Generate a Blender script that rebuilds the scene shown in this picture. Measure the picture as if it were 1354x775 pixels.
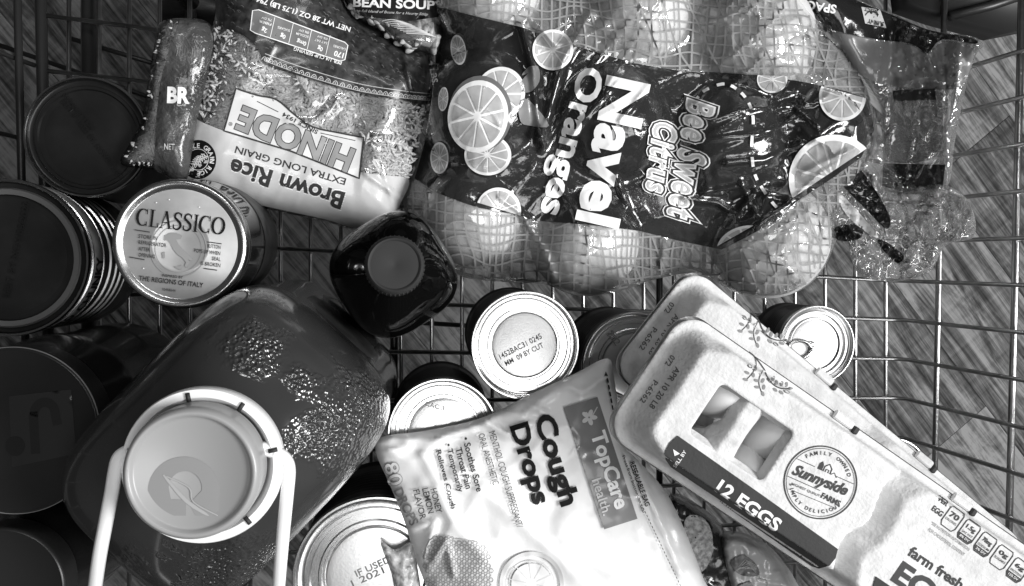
import bpy, bmesh, math, random
import numpy as np
from mathutils import Vector, Matrix
from mathutils.geometry import delaunay_2d_cdt

random.seed(7); np.random.seed(7)
for o in list(bpy.data.objects): bpy.data.objects.remove(o)
scn = bpy.context.scene
COL = scn.collection

# ------------------------------------------------------------------ camera
IW, IH, F, D = 1354.0, 775.0, 1090.0, 0.72      # photo size, focal length in pixels, height above the basket floor
NAD = (560.0, 345.0)                            # where straight down falls in the photo
dn = Vector(((NAD[0]-IW/2)/F, -(NAD[1]-IH/2)/F, -1)).normalized()
wz = -dn
wx = (Vector((1,0,0)) - wz*wz.x).normalized()
wy = wz.cross(wx)
R3 = Matrix((wx, wy, wz))                       # camera -> world
RN = np.array(R3)
cam = bpy.data.cameras.new('camera'); camo = bpy.data.objects.new('camera', cam); COL.objects.link(camo)
camo.matrix_world = Matrix.Translation((0,0,D)) @ R3.to_4x4()
cam.sensor_width = 36; cam.lens = F/IW*36; cam.clip_start = .01; cam.clip_end = 50
scn.camera = camo
scn.view_settings.view_transform = 'Standard'; scn.view_settings.look = 'None'
scn.view_settings.gamma = 1; scn.view_settings.exposure = 0.1
scn.render.resolution_x = 1024; scn.render.resolution_y = 586
scn.cycles.transparent_max_bounces = 16
# ------------------------------------------------------------------ light: a shop ceiling lamp, two added effect lamps and a dim room
w = bpy.data.worlds.new('World'); scn.world = w; w.use_nodes = True
w.node_tree.nodes['Background'].inputs[0].default_value = (.5,.5,.5,1)
w.node_tree.nodes['Background'].inputs[1].default_value = .09
def lamp(name, loc, target, sx, sy, power):
    l = bpy.data.lights.new(name, 'AREA'); l.shape = 'RECTANGLE'; l.size = sx; l.size_y = sy; l.energy = power
    o = bpy.data.objects.new(name, l); COL.objects.link(o); o.location = loc
    o.rotation_euler = (Vector(target)-Vector(loc)).to_track_quat('-Z','Y').to_euler()
lamp('ceiling_lamp', (2.2,-.25,2.05), (.1,0,0), 1.1, .9, 110)
lamp('ceiling_panel', (.45,-.72,2.6), (.1,0,0), 1.2, 1.1, 23)  # added fill, placed where the can lids mirror it and look bright
lamp('ceiling_strip', (.35,1.5,2.4), (.1,0,0), 1.4, .14, 13)  # added strip, there for crisp highlights on film and jug shoulder

# ------------------------------------------------------------------ pixels to places
C3 = np.array([0,0,D])
def rays(U, V):
    U = np.asarray(U, float); V = np.asarray(V, float)
    r = np.stack([(U-IW/2)/F, -(V-IH/2)/F, -np.ones_like(U)], -1)
    return r @ RN.T
def P(U, V, Z):
    r = rays(U, V); t = (np.asarray(Z, float)-D)/r[...,2]
    return C3 + r*t[...,None]
def p1(u, v, z): return Vector(P(np.array([u]), np.array([v]), np.array([z]))[0])
view = RN @ np.array([0,0,-1.])
def depth(pt): return float((np.array(pt)-C3) @ view)
def flat(z): return lambda U, V, dz=0: P(U, V, np.full(np.shape(U), z+dz))
def over(zf): return lambda U, V, dz=0: P(U, V, zf(U, V)+dz)
def plane(pt, n):
    pt = np.array(pt); n = np.array(n)
    def m(U, V, dz=0):
        r = rays(U, V); t = ((pt+n*dz-C3) @ n)/(r @ n)
        return C3 + r*t[...,None]
    return m

# ------------------------------------------------------------------ noise
def _h(i, j, s):
    n = (i.astype(np.int64)*374761393 + j.astype(np.int64)*668265263 + s*982451653) & 0x7fffffff
    n = ((n ^ (n >> 13))*1274126177) & 0x7fffffff
    return ((n ^ (n >> 16)) & 0xffff)/65535.0
def vn(x, y, s=0):
    x = np.asarray(x, float); y = np.asarray(y, float)
    i = np.floor(x); j = np.floor(y); a = x-i; b = y-j
    a = a*a*a*(a*(a*6-15)+10); b = b*b*b*(b*(b*6-15)+10)
    return ((_h(i,j,s)*(1-a)+_h(i+1,j,s)*a)*(1-b)+(_h(i,j+1,s)*(1-a)+_h(i+1,j+1,s)*a)*b)*2-1
def fbm(x, y, s=0, o=3):
    r = 0; a = 1.0
    for k in range(o): r = r + a*vn(x*2**k, y*2**k, s+k*17); a *= .5
    return r
def ridged(x, y, s=0): return (1-np.abs(vn(x, y, s)))**2 * .6 + (1-np.abs(vn(x*2.1, y*2.1, s+5)))**2 * .4

# ------------------------------------------------------------------ 2-D geometry
def smooth(pts, n=6):
    pts = np.array(pts, float); N = len(pts); out = []
    for i in range(N):
        a, b, c, d = pts[i-1], pts[i], pts[(i+1)%N], pts[(i+2)%N]
        for k in range(n):
            t = k/n
            out.append(.5*((2*b)+(c-a)*t+(2*a-5*b+4*c-d)*t*t+(3*b-a-3*c+d)*t**3))
    return np.array(out)
def spline(pts, n=8):
    pts = np.array(pts, float); N = len(pts); out = []
    for i in range(N-1):
        a, b, c, d = pts[max(i-1,0)], pts[i], pts[i+1], pts[min(i+2,N-1)]
        for k in range(n):
            t = k/n
            out.append(.5*((2*b)+(c-a)*t+(2*a-5*b+4*c-d)*t*t+(3*b-a-3*c+d)*t**3))
    out.append(pts[-1]); return np.array(out)
def resample(poly, step):
    out = []
    for i in range(len(poly)):
        a, b = np.array(poly[i], float), np.array(poly[(i+1)%len(poly)], float)
        n = max(1, int(np.linalg.norm(b-a)/step))
        for k in range(n): out.append(a+(b-a)*k/n)
    return np.array(out)
def pdist(poly, X, Y):
    """distance to a closed outline"""
    X = np.asarray(X, float); Y = np.asarray(Y, float); sh = X.shape; X = X.ravel(); Y = Y.ravel()
    best = np.full(X.shape, 1e9)
    for i in range(len(poly)):
        a = poly[i]; b = poly[(i+1)%len(poly)]; d = b-a; L = d@d
        if L < 1e-18: continue
        t = np.clip(((X-a[0])*d[0]+(Y-a[1])*d[1])/L, 0, 1)
        best = np.minimum(best, (X-a[0]-t*d[0])**2+(Y-a[1]-t*d[1])**2)
    return np.sqrt(best).reshape(sh)
def inside(poly, X, Y):
    X = np.asarray(X, float); Y = np.asarray(Y, float); r = np.zeros(X.shape, bool)
    n = len(poly)
    for i in range(n):
        x1, y1 = poly[i]; x2, y2 = poly[(i+1)%n]
        if y1 == y2: continue
        c = ((y1 > Y) != (y2 > Y)) & (X < (x2-x1)*(Y-y1)/(y2-y1)+x1)
        r ^= c
    return r
def cdt(outline, holes=(), step=None):
    """triangles filling an outline; returns points, faces, number of rim points"""
    loops = [np.array(outline, float)] + [np.array(h, float) for h in holes]
    if step: loops = [resample(l, step) for l in loops]
    pts = []; edges = []
    for l in loops:
        b = len(pts); n = len(l)
        pts += [Vector((float(p[0]), float(p[1]))) for p in l]
        edges += [(b+i, b+(i+1)%n) for i in range(n)]
    if step:
        o = loops[0]; x0, y0 = o.min(0); x1, y1 = o.max(0)
        gx, gy = np.meshgrid(np.arange(x0, x1, step), np.arange(y0, y1, step*.87))
        gx = gx + (np.arange(gx.shape[0])%2)[:,None]*step*.5
        gx = gx.ravel(); gy = gy.ravel()
        k = inside(o, gx, gy)
        for h in loops[1:]: k &= ~inside(h, gx, gy)
        gx, gy = gx[k], gy[k]
        dd = np.full(gx.shape, 1e9)
        for l in loops: dd = np.minimum(dd, pdist(l, gx, gy))
        k = dd > step*.45
        pts += [Vector((float(a), float(b))) for a, b in zip(gx[k], gy[k])]
    ov, oe, of, *_ = delaunay_2d_cdt(pts, edges, [], 0, 1e-9)
    Vv = np.array([(p.x, p.y) for p in ov]); Ff = np.array([f for f in of if len(f) == 3])
    c = Vv[Ff].mean(1); k = inside(loops[0], c[:,0], c[:,1])
    for h in loops[1:]: k &= ~inside(h, c[:,0], c[:,1])
    return Vv, Ff[k]

# ------------------------------------------------------------------ objects
MW = {}                                    # object name -> world matrix of its thing's root
def thing(name, label, cat, loc=(0,0,0), quat=None, group=None):
    o = bpy.data.objects.new(name, None); COL.objects.link(o); o.empty_display_size = .02
    m = Matrix.Translation(Vector(loc))
    if quat is not None: m = m @ quat.to_matrix().to_4x4()
    o.matrix_world = m; MW[o.name] = m
    tag(o, label, cat, group); return o
def tag(o, label, cat, group=None):
    o['label'] = label; o['category'] = cat
    if group: o['group'] = group
    return o
def obj(name, verts, faces, m, parent=None, smoothed=True, world=True):
    verts = np.asarray(verts, float)
    if parent is not None and world:
        mi = np.array(MW[parent.name].inverted()); verts = verts @ mi[:3,:3].T + mi[:3,3]
    me = bpy.data.meshes.new(name)
    me.from_pydata([tuple(v) for v in verts], [], [tuple(int(i) for i in f) for f in faces])
    me.materials.append(m)
    if smoothed: me.polygons.foreach_set('use_smooth', [True]*len(me.polygons))
    me.update()
    o = bpy.data.objects.new(name, me); COL.objects.link(o)
    if parent is not None: o.parent = parent; MW[o.name] = MW[parent.name]
    return o
def fixnormals(o):
    bm = bmesh.new(); bm.from_mesh(o.data); bmesh.ops.recalc_face_normals(bm, faces=bm.faces); bm.to_mesh(o.data); bm.free()
    return o
def lathe(name, prof, m, parent, n=64, world=False, at=(0,0,0), sharp=False):
    prof = np.array(prof, float); a = np.linspace(0, 2*np.pi, n, endpoint=False)
    vs = []; fs = []
    for r, z in prof:
        vs += [(at[0]+r*math.cos(t), at[1]+r*math.sin(t), at[2]+z) for t in a]
    for i in range(len(prof)-1):
        for j in range(n):
            fs.append((i*n+j, i*n+(j+1)%n, (i+1)*n+(j+1)%n, (i+1)*n+j))
    o = obj(name, vs, fs, m, parent, not sharp, world)
    bm = bmesh.new(); bm.from_mesh(o.data); bmesh.ops.remove_doubles(bm, verts=bm.verts, dist=1e-7)
    bmesh.ops.recalc_face_normals(bm, faces=bm.faces)
    for e in bm.edges:
        if len(e.link_faces) == 2 and e.calc_face_angle(0) > math.radians(50): e.smooth = False
    bm.to_mesh(o.data); bm.free()
    return o
def loft(name, rings, m, parent, world=True, cap0=True, cap1=True):
    n = len(rings[0]); vs = [p for r in rings for p in r]; fs = []
    for i in range(len(rings)-1):
        for j in range(n): fs.append((i*n+j, i*n+(j+1)%n, (i+1)*n+(j+1)%n, (i+1)*n+j))
    if cap0: fs.append(tuple(range(n))[::-1])
    if cap1: fs.append(tuple(range((len(rings)-1)*n, len(rings)*n)))
    return fixnormals(obj(name, vs, fs, m, parent, True, world))
def tube(name, path, r, m, parent, n=8, world=True):
    path = [Vector(p) for p in path]; rings = []
    for i, p in enumerate(path):
        t = (path[min(i+1,len(path)-1)]-path[max(i-1,0)]).normalized()
        a = t.cross(Vector((.31,.17,.93))).normalized(); b = t.cross(a)
        rings.append([p+a*r*math.cos(2*math.pi*k/n)+b*r*math.sin(2*math.pi*k/n) for k in range(n)])
    return loft(name, rings, m, parent, world)
def box_mesh(name, sx, sy, sz, bev):
    bm = bmesh.new(); bmesh.ops.create_cube(bm, size=1)
    bmesh.ops.scale(bm, vec=(sx,sy,sz), verts=bm.verts)
    if bev: bmesh.ops.bevel(bm, geom=list(bm.edges), offset=bev, segments=1, affect='EDGES')
    me = bpy.data.meshes.new(name); bm.to_mesh(me); bm.free(); return me
def sheet(name, outline, top, m, parent, step=6, bottom=None, holes=(), world=True):
    """surface over an outline; with bottom it is a closed pillow sharing its rim"""
    Vv, Ff = cdt(outline, holes, step)
    T = top(Vv[:,0], Vv[:,1]); vs = T; fs = [tuple(f) for f in Ff]
    if bottom is not None:
        B = bottom(Vv[:,0], Vv[:,1]); n = len(Vv)
        vs = np.concatenate([T, B]); fs = fs + [(f[2]+n, f[1]+n, f[0]+n) for f in Ff]
        o = obj(name, vs, fs, m, parent, True, world)
        bm = bmesh.new(); bm.from_mesh(o.data); bmesh.ops.remove_doubles(bm, verts=bm.verts, dist=5e-5)
        bmesh.ops.recalc_face_normals(bm, faces=bm.faces); bm.to_mesh(o.data); bm.free()
        return o
    o = obj(name, vs, fs, m, parent, True, world)
    me = o.data
    if len(me.polygons) and sum(p.normal.z for p in me.polygons) < 0: me.flip_normals()
    return o

# ------------------------------------------------------------------ print: lettering, lines and patches laid on a surface
GC = {}
def glyphs(s, bold=0, shear=0, spacing=1):
    k = (s, bold, shear, spacing)
    if k not in GC:
        cu = bpy.data.curves.new('t', 'FONT'); cu.body = s; cu.size = 1; cu.offset = bold; cu.shear = shear
        cu.resolution_u = 3; cu.space_character = spacing; cu.space_line = .9; cu.align_x = 'LEFT'
        o = bpy.data.objects.new('t', cu); COL.objects.link(o)
        me = bpy.data.meshes.new_from_object(o.evaluated_get(bpy.context.evaluated_depsgraph_get()))
        v = np.array([(p.co.x, p.co.y) for p in me.vertices]) if len(me.vertices) else np.zeros((0,2))
        me.calc_loop_triangles(); f = np.array([t.vertices[:] for t in me.loop_triangles])
        bpy.data.objects.remove(o); bpy.data.curves.remove(cu); bpy.data.meshes.remove(me)
        GC[k] = (v, f)
    return GC[k]
class Print:
    def __init__(self): self.v = []; self.f = []; self.n = 0
    def add(self, v, f):
        v = np.asarray(v, float)
        if len(v) == 0: return self
        self.v.append(v); self.f += [tuple(int(i)+self.n for i in q) for q in f]; self.n += len(v); return self
    def text(self, s, u, v, ang, H, W=None, bold=.0, shear=0, spacing=1, ref=None):
        """centre (u,v), baseline direction ang (degrees, clockwise in the picture), box height H and width W; ref: size box from unbolded text"""
        g, f = glyphs(s, bold, shear, spacing)
        b = g if not ref else glyphs(s, ref, shear, spacing)[0]
        lo, hi = b.min(0), b.max(0); c = (lo+hi)/2; sy = H/(hi[1]-lo[1]); sx = sy if W is None else W/(hi[0]-lo[0])
        x = (g[:,0]-c[0])*sx; y = (g[:,1]-c[1])*sy; a = math.radians(ang)
        return self.add(np.stack([u+x*math.cos(a)+y*math.sin(a), v+x*math.sin(a)-y*math.cos(a)], 1), f)
    def arc(self, s, cu, cv, r, a0, a1, H, bold=0, flip=False):
        """letters along a circle from picture angle a0 to a1 (degrees)"""
        for i, ch in enumerate(s):
            if ch == ' ': continue
            t = a0+(a1-a0)*(i+.5)/len(s); a = math.radians(t)
            self.text(ch, cu+r*math.cos(a), cv+r*math.sin(a), t-90 if flip else t+90, H, None, bold)
        return self
    def poly(self, pts, step=None, holes=()):
        v, f = cdt(pts, holes, step); return self.add(v, f)
    def ribbon(self, path, wd, closed=False):
        path = np.array(path, float); n = len(path)
        w_ = np.full(n, wd) if np.isscalar(wd) else np.array(wd, float)
        if closed: t = np.roll(path,-1,0)-np.roll(path,1,0)
        else: t = np.gradient(path, axis=0)
        t = t/np.maximum(np.linalg.norm(t, axis=1), 1e-9)[:,None]; nrm = np.stack([-t[:,1], t[:,0]], 1)
        v = np.concatenate([path+nrm*w_[:,None]/2, path-nrm*w_[:,None]/2])
        m = n if closed else n-1
        return self.add(v, [(i, (i+1)%n, n+(i+1)%n, n+i) for i in range(m)])
    def ring(self, u, v, r, wd, n=48, ry=None):
        t = np.linspace(0, 2*np.pi, n, endpoint=False)
        return self.ribbon(np.stack([u+r*np.cos(t), v+(ry or r)*np.sin(t)], 1), wd, True)
    def disc(self, u, v, r, ry=None, n=32, rot=0, step=None):
        t = np.linspace(0, 2*np.pi, n, endpoint=False); a = math.radians(rot); x = r*np.cos(t); y = (ry or r)*np.sin(t)
        return self.poly(np.stack([u+x*math.cos(a)-y*math.sin(a), v+x*math.sin(a)+y*math.cos(a)], 1), step)
    def build(self, name, fmap, m, parent, dz=.0006, maxlen=7):
        if not self.n: return None
        if getattr(fmap, 'fine', 0): maxlen = min(maxlen, 3.6); dz += .0012
        v = np.concatenate(self.v)
        bm = bmesh.new(); bv = [bm.verts.new((p[0], p[1], 0)) for p in v]
        for q in self.f:
            if len(set(q)) < 3: continue
            try: bm.faces.new([bv[i] for i in q])
            except ValueError: pass
        bmesh.ops.triangulate(bm, faces=bm.faces)
        for _ in range(4):
            le = [e for e in bm.edges if e.calc_length() > maxlen]
            if not le: break
            bmesh.ops.subdivide_edges(bm, edges=le, cuts=1)
            bmesh.ops.triangulate(bm, faces=[f for f in bm.faces if len(f.verts) > 3])
        bm.verts.index_update()
        v = np.array([x.co[:2] for x in bm.verts]); f = [[x.index for x in q.verts] for q in bm.faces]; bm.free()
        o = obj(name, fmap(v[:,0], v[:,1], dz), f, m, parent)
        me = o.data
        if sum(p.normal.z*p.area for p in me.polygons) < 0: me.flip_normals()
        else:
            bmx = bmesh.new(); bmx.from_mesh(me)
            for q in bmx.faces:
                q.normal_update()
                if q.normal.z < 0: q.normal_flip()
            bmx.to_mesh(me); bmx.free()
        return o
def T(s, u, v, ang, H, W, fmap, m, parent, bold=0, shear=0, name='lettering', dz=.0006, ref=None, spacing=1):
    return Print().text(s, u, v, ang, H, W, bold, shear, spacing, ref).build(name, fmap, m, parent, dz)

# ------------------------------------------------------------------ materials (the photograph is black and white)
MC = {}
def mat(name, c, rough=.5, metal=0, bump=None, var=None, coat=0, spec=.5, trans=0, ior=1.45, coords='Object', sss=0):
    """bump=(scale, strength, distance); var=(scale, darker, lighter)"""
    if name in MC: return MC[name]
    m = bpy.data.materials.new(name); m.use_nodes = True; nt = m.node_tree; b = nt.nodes['Principled BSDF']
    b.inputs['Base Color'].default_value = (c,c,c,1); b.inputs['Roughness'].default_value = rough
    b.inputs['Metallic'].default_value = metal; b.inputs['Specular IOR Level'].default_value = spec
    b.inputs['Coat Weight'].default_value = coat; b.inputs['Coat Roughness'].default_value = .08
    b.inputs['Transmission Weight'].default_value = trans; b.inputs['IOR'].default_value = ior
    if sss: b.inputs['Subsurface Weight'].default_value = sss; b.inputs['Subsurface Radius'].default_value = (.003,.003,.003)
    tc = nt.nodes.new('ShaderNodeTexCoord')
    if var:
        n = nt.nodes.new('ShaderNodeTexNoise'); n.inputs['Scale'].default_value = var[0]; n.inputs['Detail'].default_value = 6
        r = nt.nodes.new('ShaderNodeMapRange'); r.inputs[1].default_value = .3; r.inputs[2].default_value = .7
        r.inputs[3].default_value = var[1]; r.inputs[4].default_value = var[2]
        nt.links.new(tc.outputs[coords], n.inputs['Vector']); nt.links.new(n.outputs[0], r.inputs[0]); nt.links.new(r.outputs[0], b.inputs['Base Color'])
    if bump:
        n = nt.nodes.new('ShaderNodeTexNoise'); n.inputs['Scale'].default_value = bump[0]; n.inputs['Detail'].default_value = 4
        u = nt.nodes.new('ShaderNodeBump'); u.inputs['Strength'].default_value = bump[1]; u.inputs['Distance'].default_value = bump[2]
        nt.links.new(tc.outputs[coords], n.inputs['Vector']); nt.links.new(n.outputs[0], u.inputs['Height']); nt.links.new(u.outputs[0], b.inputs['Normal'])
    MC[name] = m; return m
def film(name, tint=1.0, rough=.06, base=.05, haze=0, bump=None):
    if name in MC: return MC[name]
    m = bpy.data.materials.new(name); m.use_nodes = True; nt = m.node_tree; nt.nodes.remove(nt.nodes['Principled BSDF'])
    out = nt.nodes['Material Output']
    t = nt.nodes.new('ShaderNodeBsdfTransparent'); t.inputs[0].default_value = (tint,)*3+(1,)
    g = nt.nodes.new('ShaderNodeBsdfGlossy'); g.inputs['Roughness'].default_value = rough; g.inputs[0].default_value = (1,1,1,1)
    fr = nt.nodes.new('ShaderNodeFresnel'); fr.inputs[0].default_value = 1.5
    a = nt.nodes.new('ShaderNodeMath'); a.operation = 'ADD'; a.inputs[1].default_value = base; a.use_clamp = True
    mx = nt.nodes.new('ShaderNodeMixShader')
    nt.links.new(fr.outputs[0], a.inputs[0]); nt.links.new(a.outputs[0], mx.inputs[0])
    last = t
    if haze:
        d = nt.nodes.new('ShaderNodeBsdfDiffuse'); d.inputs[0].default_value = (.8,.8,.8,1)
        m2 = nt.nodes.new('ShaderNodeMixShader'); m2.inputs[0].default_value = haze
        nt.links.new(t.outputs[0], m2.inputs[1]); nt.links.new(d.outputs[0], m2.inputs[2]); last = m2
    if bump:
        tc = nt.nodes.new('ShaderNodeTexCoord'); n = nt.nodes.new('ShaderNodeTexNoise'); n.inputs['Scale'].default_value = bump[0]
        u = nt.nodes.new('ShaderNodeBump'); u.inputs['Strength'].default_value = bump[1]; u.inputs['Distance'].default_value = bump[2]
        nt.links.new(tc.outputs['Object'], n.inputs['Vector']); nt.links.new(n.outputs[0], u.inputs['Height'])
        nt.links.new(u.outputs[0], g.inputs['Normal'])
    nt.links.new(last.outputs[0], mx.inputs[1]); nt.links.new(g.outputs[0], mx.inputs[2]); nt.links.new(mx.outputs[0], out.inputs[0])
    MC[name] = m; return m
BLACK = mat('black ink', .006, .6, spec=.2); WHITE = mat('white ink', .82, .4); MIDG = mat('grey ink', .25, .4); LIGHTG = mat('light grey ink', .5, .4)
DARKG = mat('dark grey ink', .035, .6, spec=.2)

# ================================================================== the setting: wood-look floor under the cart
GZ = -.45
def wood():
    m = bpy.data.materials.new('wood plank'); m.use_nodes = True; nt = m.node_tree; b = nt.nodes['Principled BSDF']
    N = nt.nodes.new; L = nt.links.new
    tc = N('ShaderNodeTexCoord'); oi = N('ShaderNodeObjectInfo')
    mul = N('ShaderNodeVectorMath'); mul.operation = 'MULTIPLY_ADD'
    comb = N('ShaderNodeCombineXYZ')
    for k, s in enumerate((13.7, 7.1, 31.)):
        q = N('ShaderNodeMath'); q.operation = 'MULTIPLY'; q.inputs[1].default_value = s; L(oi.outputs['Random'], q.inputs[0]); L(q.outputs[0], comb.inputs[k])
    L(tc.outputs['Object'], mul.inputs[0]); mul.inputs[1].default_value = (2.2, 16, 16); L(comb.outputs[0], mul.inputs[2])
    n1 = N('ShaderNodeTexNoise'); n1.inputs['Scale'].default_value = 1.9; n1.inputs['Detail'].default_value = 9; n1.inputs['Roughness'].default_value = .68; n1.inputs['Distortion'].default_value = 1.4
    L(mul.outputs[0], n1.inputs['Vector'])
    mul2 = N('ShaderNodeVectorMath'); mul2.operation = 'MULTIPLY_ADD'; mul2.inputs[1].default_value = (9, 260, 30)
    L(tc.outputs['Object'], mul2.inputs[0]); L(comb.outputs[0], mul2.inputs[2])
    n2 = N('ShaderNodeTexNoise'); n2.inputs['Scale'].default_value = 1; n2.inputs['Detail'].default_value = 5; L(mul2.outputs[0], n2.inputs['Vector'])
    mul3 = N('ShaderNodeVectorMath'); mul3.operation = 'MULTIPLY_ADD'; mul3.inputs[1].default_value = (120, 6, 30)
    L(tc.outputs['Object'], mul3.inputs[0]); L(comb.outputs[0], mul3.inputs[2])
    n3 = N('ShaderNodeTexNoise'); n3.inputs['Scale'].default_value = 1; n3.inputs['Detail'].default_value = 3; L(mul3.outputs[0], n3.inputs['Vector'])
    a = N('ShaderNodeMath'); a.operation = 'MULTIPLY_ADD'; a.inputs[1].default_value = .45; L(n2.outputs[0], a.inputs[0]); L(n1.outputs[0], a.inputs[2])
    a2 = N('ShaderNodeMath'); a2.operation = 'MULTIPLY_ADD'; a2.inputs[1].default_value = .16; L(n3.outputs[0], a2.inputs[0]); L(a.outputs[0], a2.inputs[2])
    a3 = N('ShaderNodeMath'); a3.operation = 'MULTIPLY_ADD'; a3.inputs[1].default_value = .14; L(oi.outputs['Random'], a3.inputs[0]); L(a2.outputs[0], a3.inputs[2])
    r = N('ShaderNodeValToRGB'); e = r.color_ramp.elements
    e[0].position = .62; e[0].color = (.008,)*3+(1,); e[1].position = 1.02; e[1].color = (.21,)*3+(1,)
    x = e.new(.74); x.color = (.035,)*3+(1,); x = e.new(.85); x.color = (.09,)*3+(1,)
    L(a3.outputs[0], r.inputs[0]); L(r.outputs[0], b.inputs['Base Color']); b.inputs['Roughness'].default_value = .75; b.inputs['Specular IOR Level'].default_value = .15
    u = N('ShaderNodeBump'); u.inputs['Strength'].default_value = .25; u.inputs['Distance'].default_value = .001
    L(a2.outputs[0], u.inputs['Height']); L(u.outputs[0], b.inputs['Normal'])
    return m
WOOD = wood()
fl = obj('floor', [(-4,-4,GZ-.006),(4,-4,GZ-.006),(4,4,GZ-.006),(-4,4,GZ-.006)], [(0,1,2,3)], mat('floor joint', .02, .8), None, False)
fl['kind'] = 'structure'; MW[fl.name] = Matrix.Identity(4)
pm = box_mesh('plank', 1.1994, .1494, .008, .0003); pm.materials.append(WOOD)
ang = math.radians(-51)
for i in range(-9, 10):
    for j in range(-2, 2):
        x = j*1.2+(i*.437)%1.2; y = i*.15
        o = bpy.data.objects.new('plank', pm); COL.objects.link(o); o.parent = fl
        o.location = (x*math.cos(ang)-y*math.sin(ang), x*math.sin(ang)+y*math.cos(ang), GZ-.004); o.rotation_euler = (0,0,ang)

# ================================================================== the shopping cart
WIRE = mat('zinc wire', .5, .3, 1, bump=(300,.25,.0006), var=(60,.32,.58))
BAR = mat('dark cart frame', .03, .4, .4, bump=(200,.2,.0005)); PLAST = mat('black bumper plastic', .015, .45)
cart = thing('shopping_cart', 'wire shopping cart basket holding the groceries, zinc wires over a wood floor', 'shopping cart', (0,0,GZ))
WR = .0019
def fam(i): return lambda x: (398+66*i) + ((422+52*i)-(398+66*i))*(x-430)/733.
rwx = float(p1(1192,400,0).x)                       # foot of the nose wall
tilt = math.tan(math.radians(12))
for i in range(-6, 8):
    g = fam(i); a = p1(62, g(62), -WR); b = p1(1178, g(1178), -WR)
    d = (b-a).normalized(); pts = [a, b]
    c0 = p1(1192, g(1192), -WR+.001)
    dirn = (c0-p1(677, 340, 0)); sl = dirn.y/max(dirn.x,.1)*.35
    for z in (.006, .05, .11, .17, .23, .30, .36):
        pts.append(Vector((rwx+.002+z*tilt, c0.y+z*tilt*sl*1.2, z)))
    tube('basket_wire', pts, WR, WIRE, cart, 8)
for x in list(range(86, 1190, 40)):
    x = x+5
    a = p1(x, -190, -WR*3.05); b = p1(x+ (x-640)*.0, 980, -WR*3.05)
    tube('basket_wire', [a, b], WR, WIRE, cart, 8)
for z, r in ((.034,.0026),(.108,.0028),(.18,.0026),(.25,.0026),(.36,.005)):   # level wires of the nose wall
    X = rwx+.002+z*tilt + r+WR
    tube('wall_wire', [(X,.36,z),(X,-.46,z)], r, mat('bright wall wire', .42, .3, 1, bump=(300,.35,.0008), var=(50,.28,.5)), cart, 10)
for u, r in ((521,.0035),(531,.0022),(118,.0065),(872,.003)):                 # bearers under the floor
    tube('bearer', [p1(u,-190,-.018), p1(u,980,-.018)], r, BAR, cart, 10)
for (u0,v0,u1,v1) in ((90,50,230,92),(410,418,640,432),(0,60,230,140)):
    tube('bearer', [p1(u0,v0,-.05), p1(u1,v1,-.05)], .0022, BAR, cart, 8)
# gate at the handle end
gx = float(p1(50,200,0).x)
for k, (dx, z, r) in enumerate(((.004,-.002,.0045),(-.004,.02,.003),(-.012,.05,.003),(-.03,.12,.003),(-.05,.2,.003),(-.08,.34,.005))):
    tube('gate_wire', [(gx+dx,.42,z),(gx+dx,-.48,z)], r, BAR, cart, 10)
for y in np.arange(-.46,.44,.062):
    tube('gate_wire', [(gx-.001,y,0),(gx-.009,y*1.01,.02),(gx-.017,y*1.02,.05),(gx-.035,y*1.05,.12),(gx-.085,y*1.1,.34)], .0019, BAR, cart, 8)
# long sides: far side above the frame and near side below it
for sgn, yf in ((1, .345), (-1, -.44)):
    for k, x in enumerate(np.arange(gx+.02, rwx, .052)):
        tube('side_wire', [(x,yf,0),(x,yf+sgn*.012,.06),(x,yf+sgn*.075,.36)], .0019, BAR, cart, 8)
    for z in (.06,.16,.26,.36):
        tube('side_wire', [(gx-.02-z*.15,yf+sgn*(.004+z*.2),z),(rwx+z*tilt,yf+sgn*(.004+z*.2),z)], .0024 if z < .3 else .006, BAR, cart, 10)
# black corner bumper at the nose and a plate where the child seat folds
bv = [p1(1196,-70,.03), p1(1420,-60,.03), p1(1420,24,.03), p1(1330,42,.03), p1(1250,20,.03), p1(1205,4,.03)]
rings = [[Vector((p.x,p.y,z)) for p in bv] for z in (.0,.03)]
fixnormals(loft('corner_bumper', rings, PLAST, cart))
tube('bumper_rod', [p1(1190,-14,.035), p1(1240,-34,.035), p1(1330,-60,.04)], .004, BAR, cart)
tube('bumper_rod', [p1(1256,22,.035), p1(1310,8,.035), p1(1400,-22,.04)], .004, BAR, cart)
for sx in (gx+.03, rwx-.03):
    for sy in (-.42,.32):
        tube('leg', [(sx,sy,-.006),(sx,sy,GZ+.1)], .011, BAR, cart, 12)
        q = Matrix.Rotation(math.pi/2, 4, 'X'); a = np.linspace(0,2*np.pi,28,endpoint=False)
        loft('wheel', [[(sx+r*math.cos(t), sy+yy, GZ+.052+r*math.sin(t)) for t in a] for yy, r in ((-.014,.03),(-.014,.046),(-.009,.052),(.009,.052),(.014,.046),(.014,.03))], PLAST, cart)
        tube('fork', [(sx,sy-.02,GZ+.1),(sx,sy-.02,GZ+.05)], .005, BAR, cart); tube('fork', [(sx,sy+.02,GZ+.1),(sx,sy+.02,GZ+.05)], .005, BAR, cart)
        tube('axle', [(sx,sy-.025,GZ+.05),(sx,sy+.025,GZ+.05)], .004, BAR, cart)
        tube('yoke', [(sx,sy-.026,GZ+.1),(sx,sy+.026,GZ+.1)], .007, BAR, cart)

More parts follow.
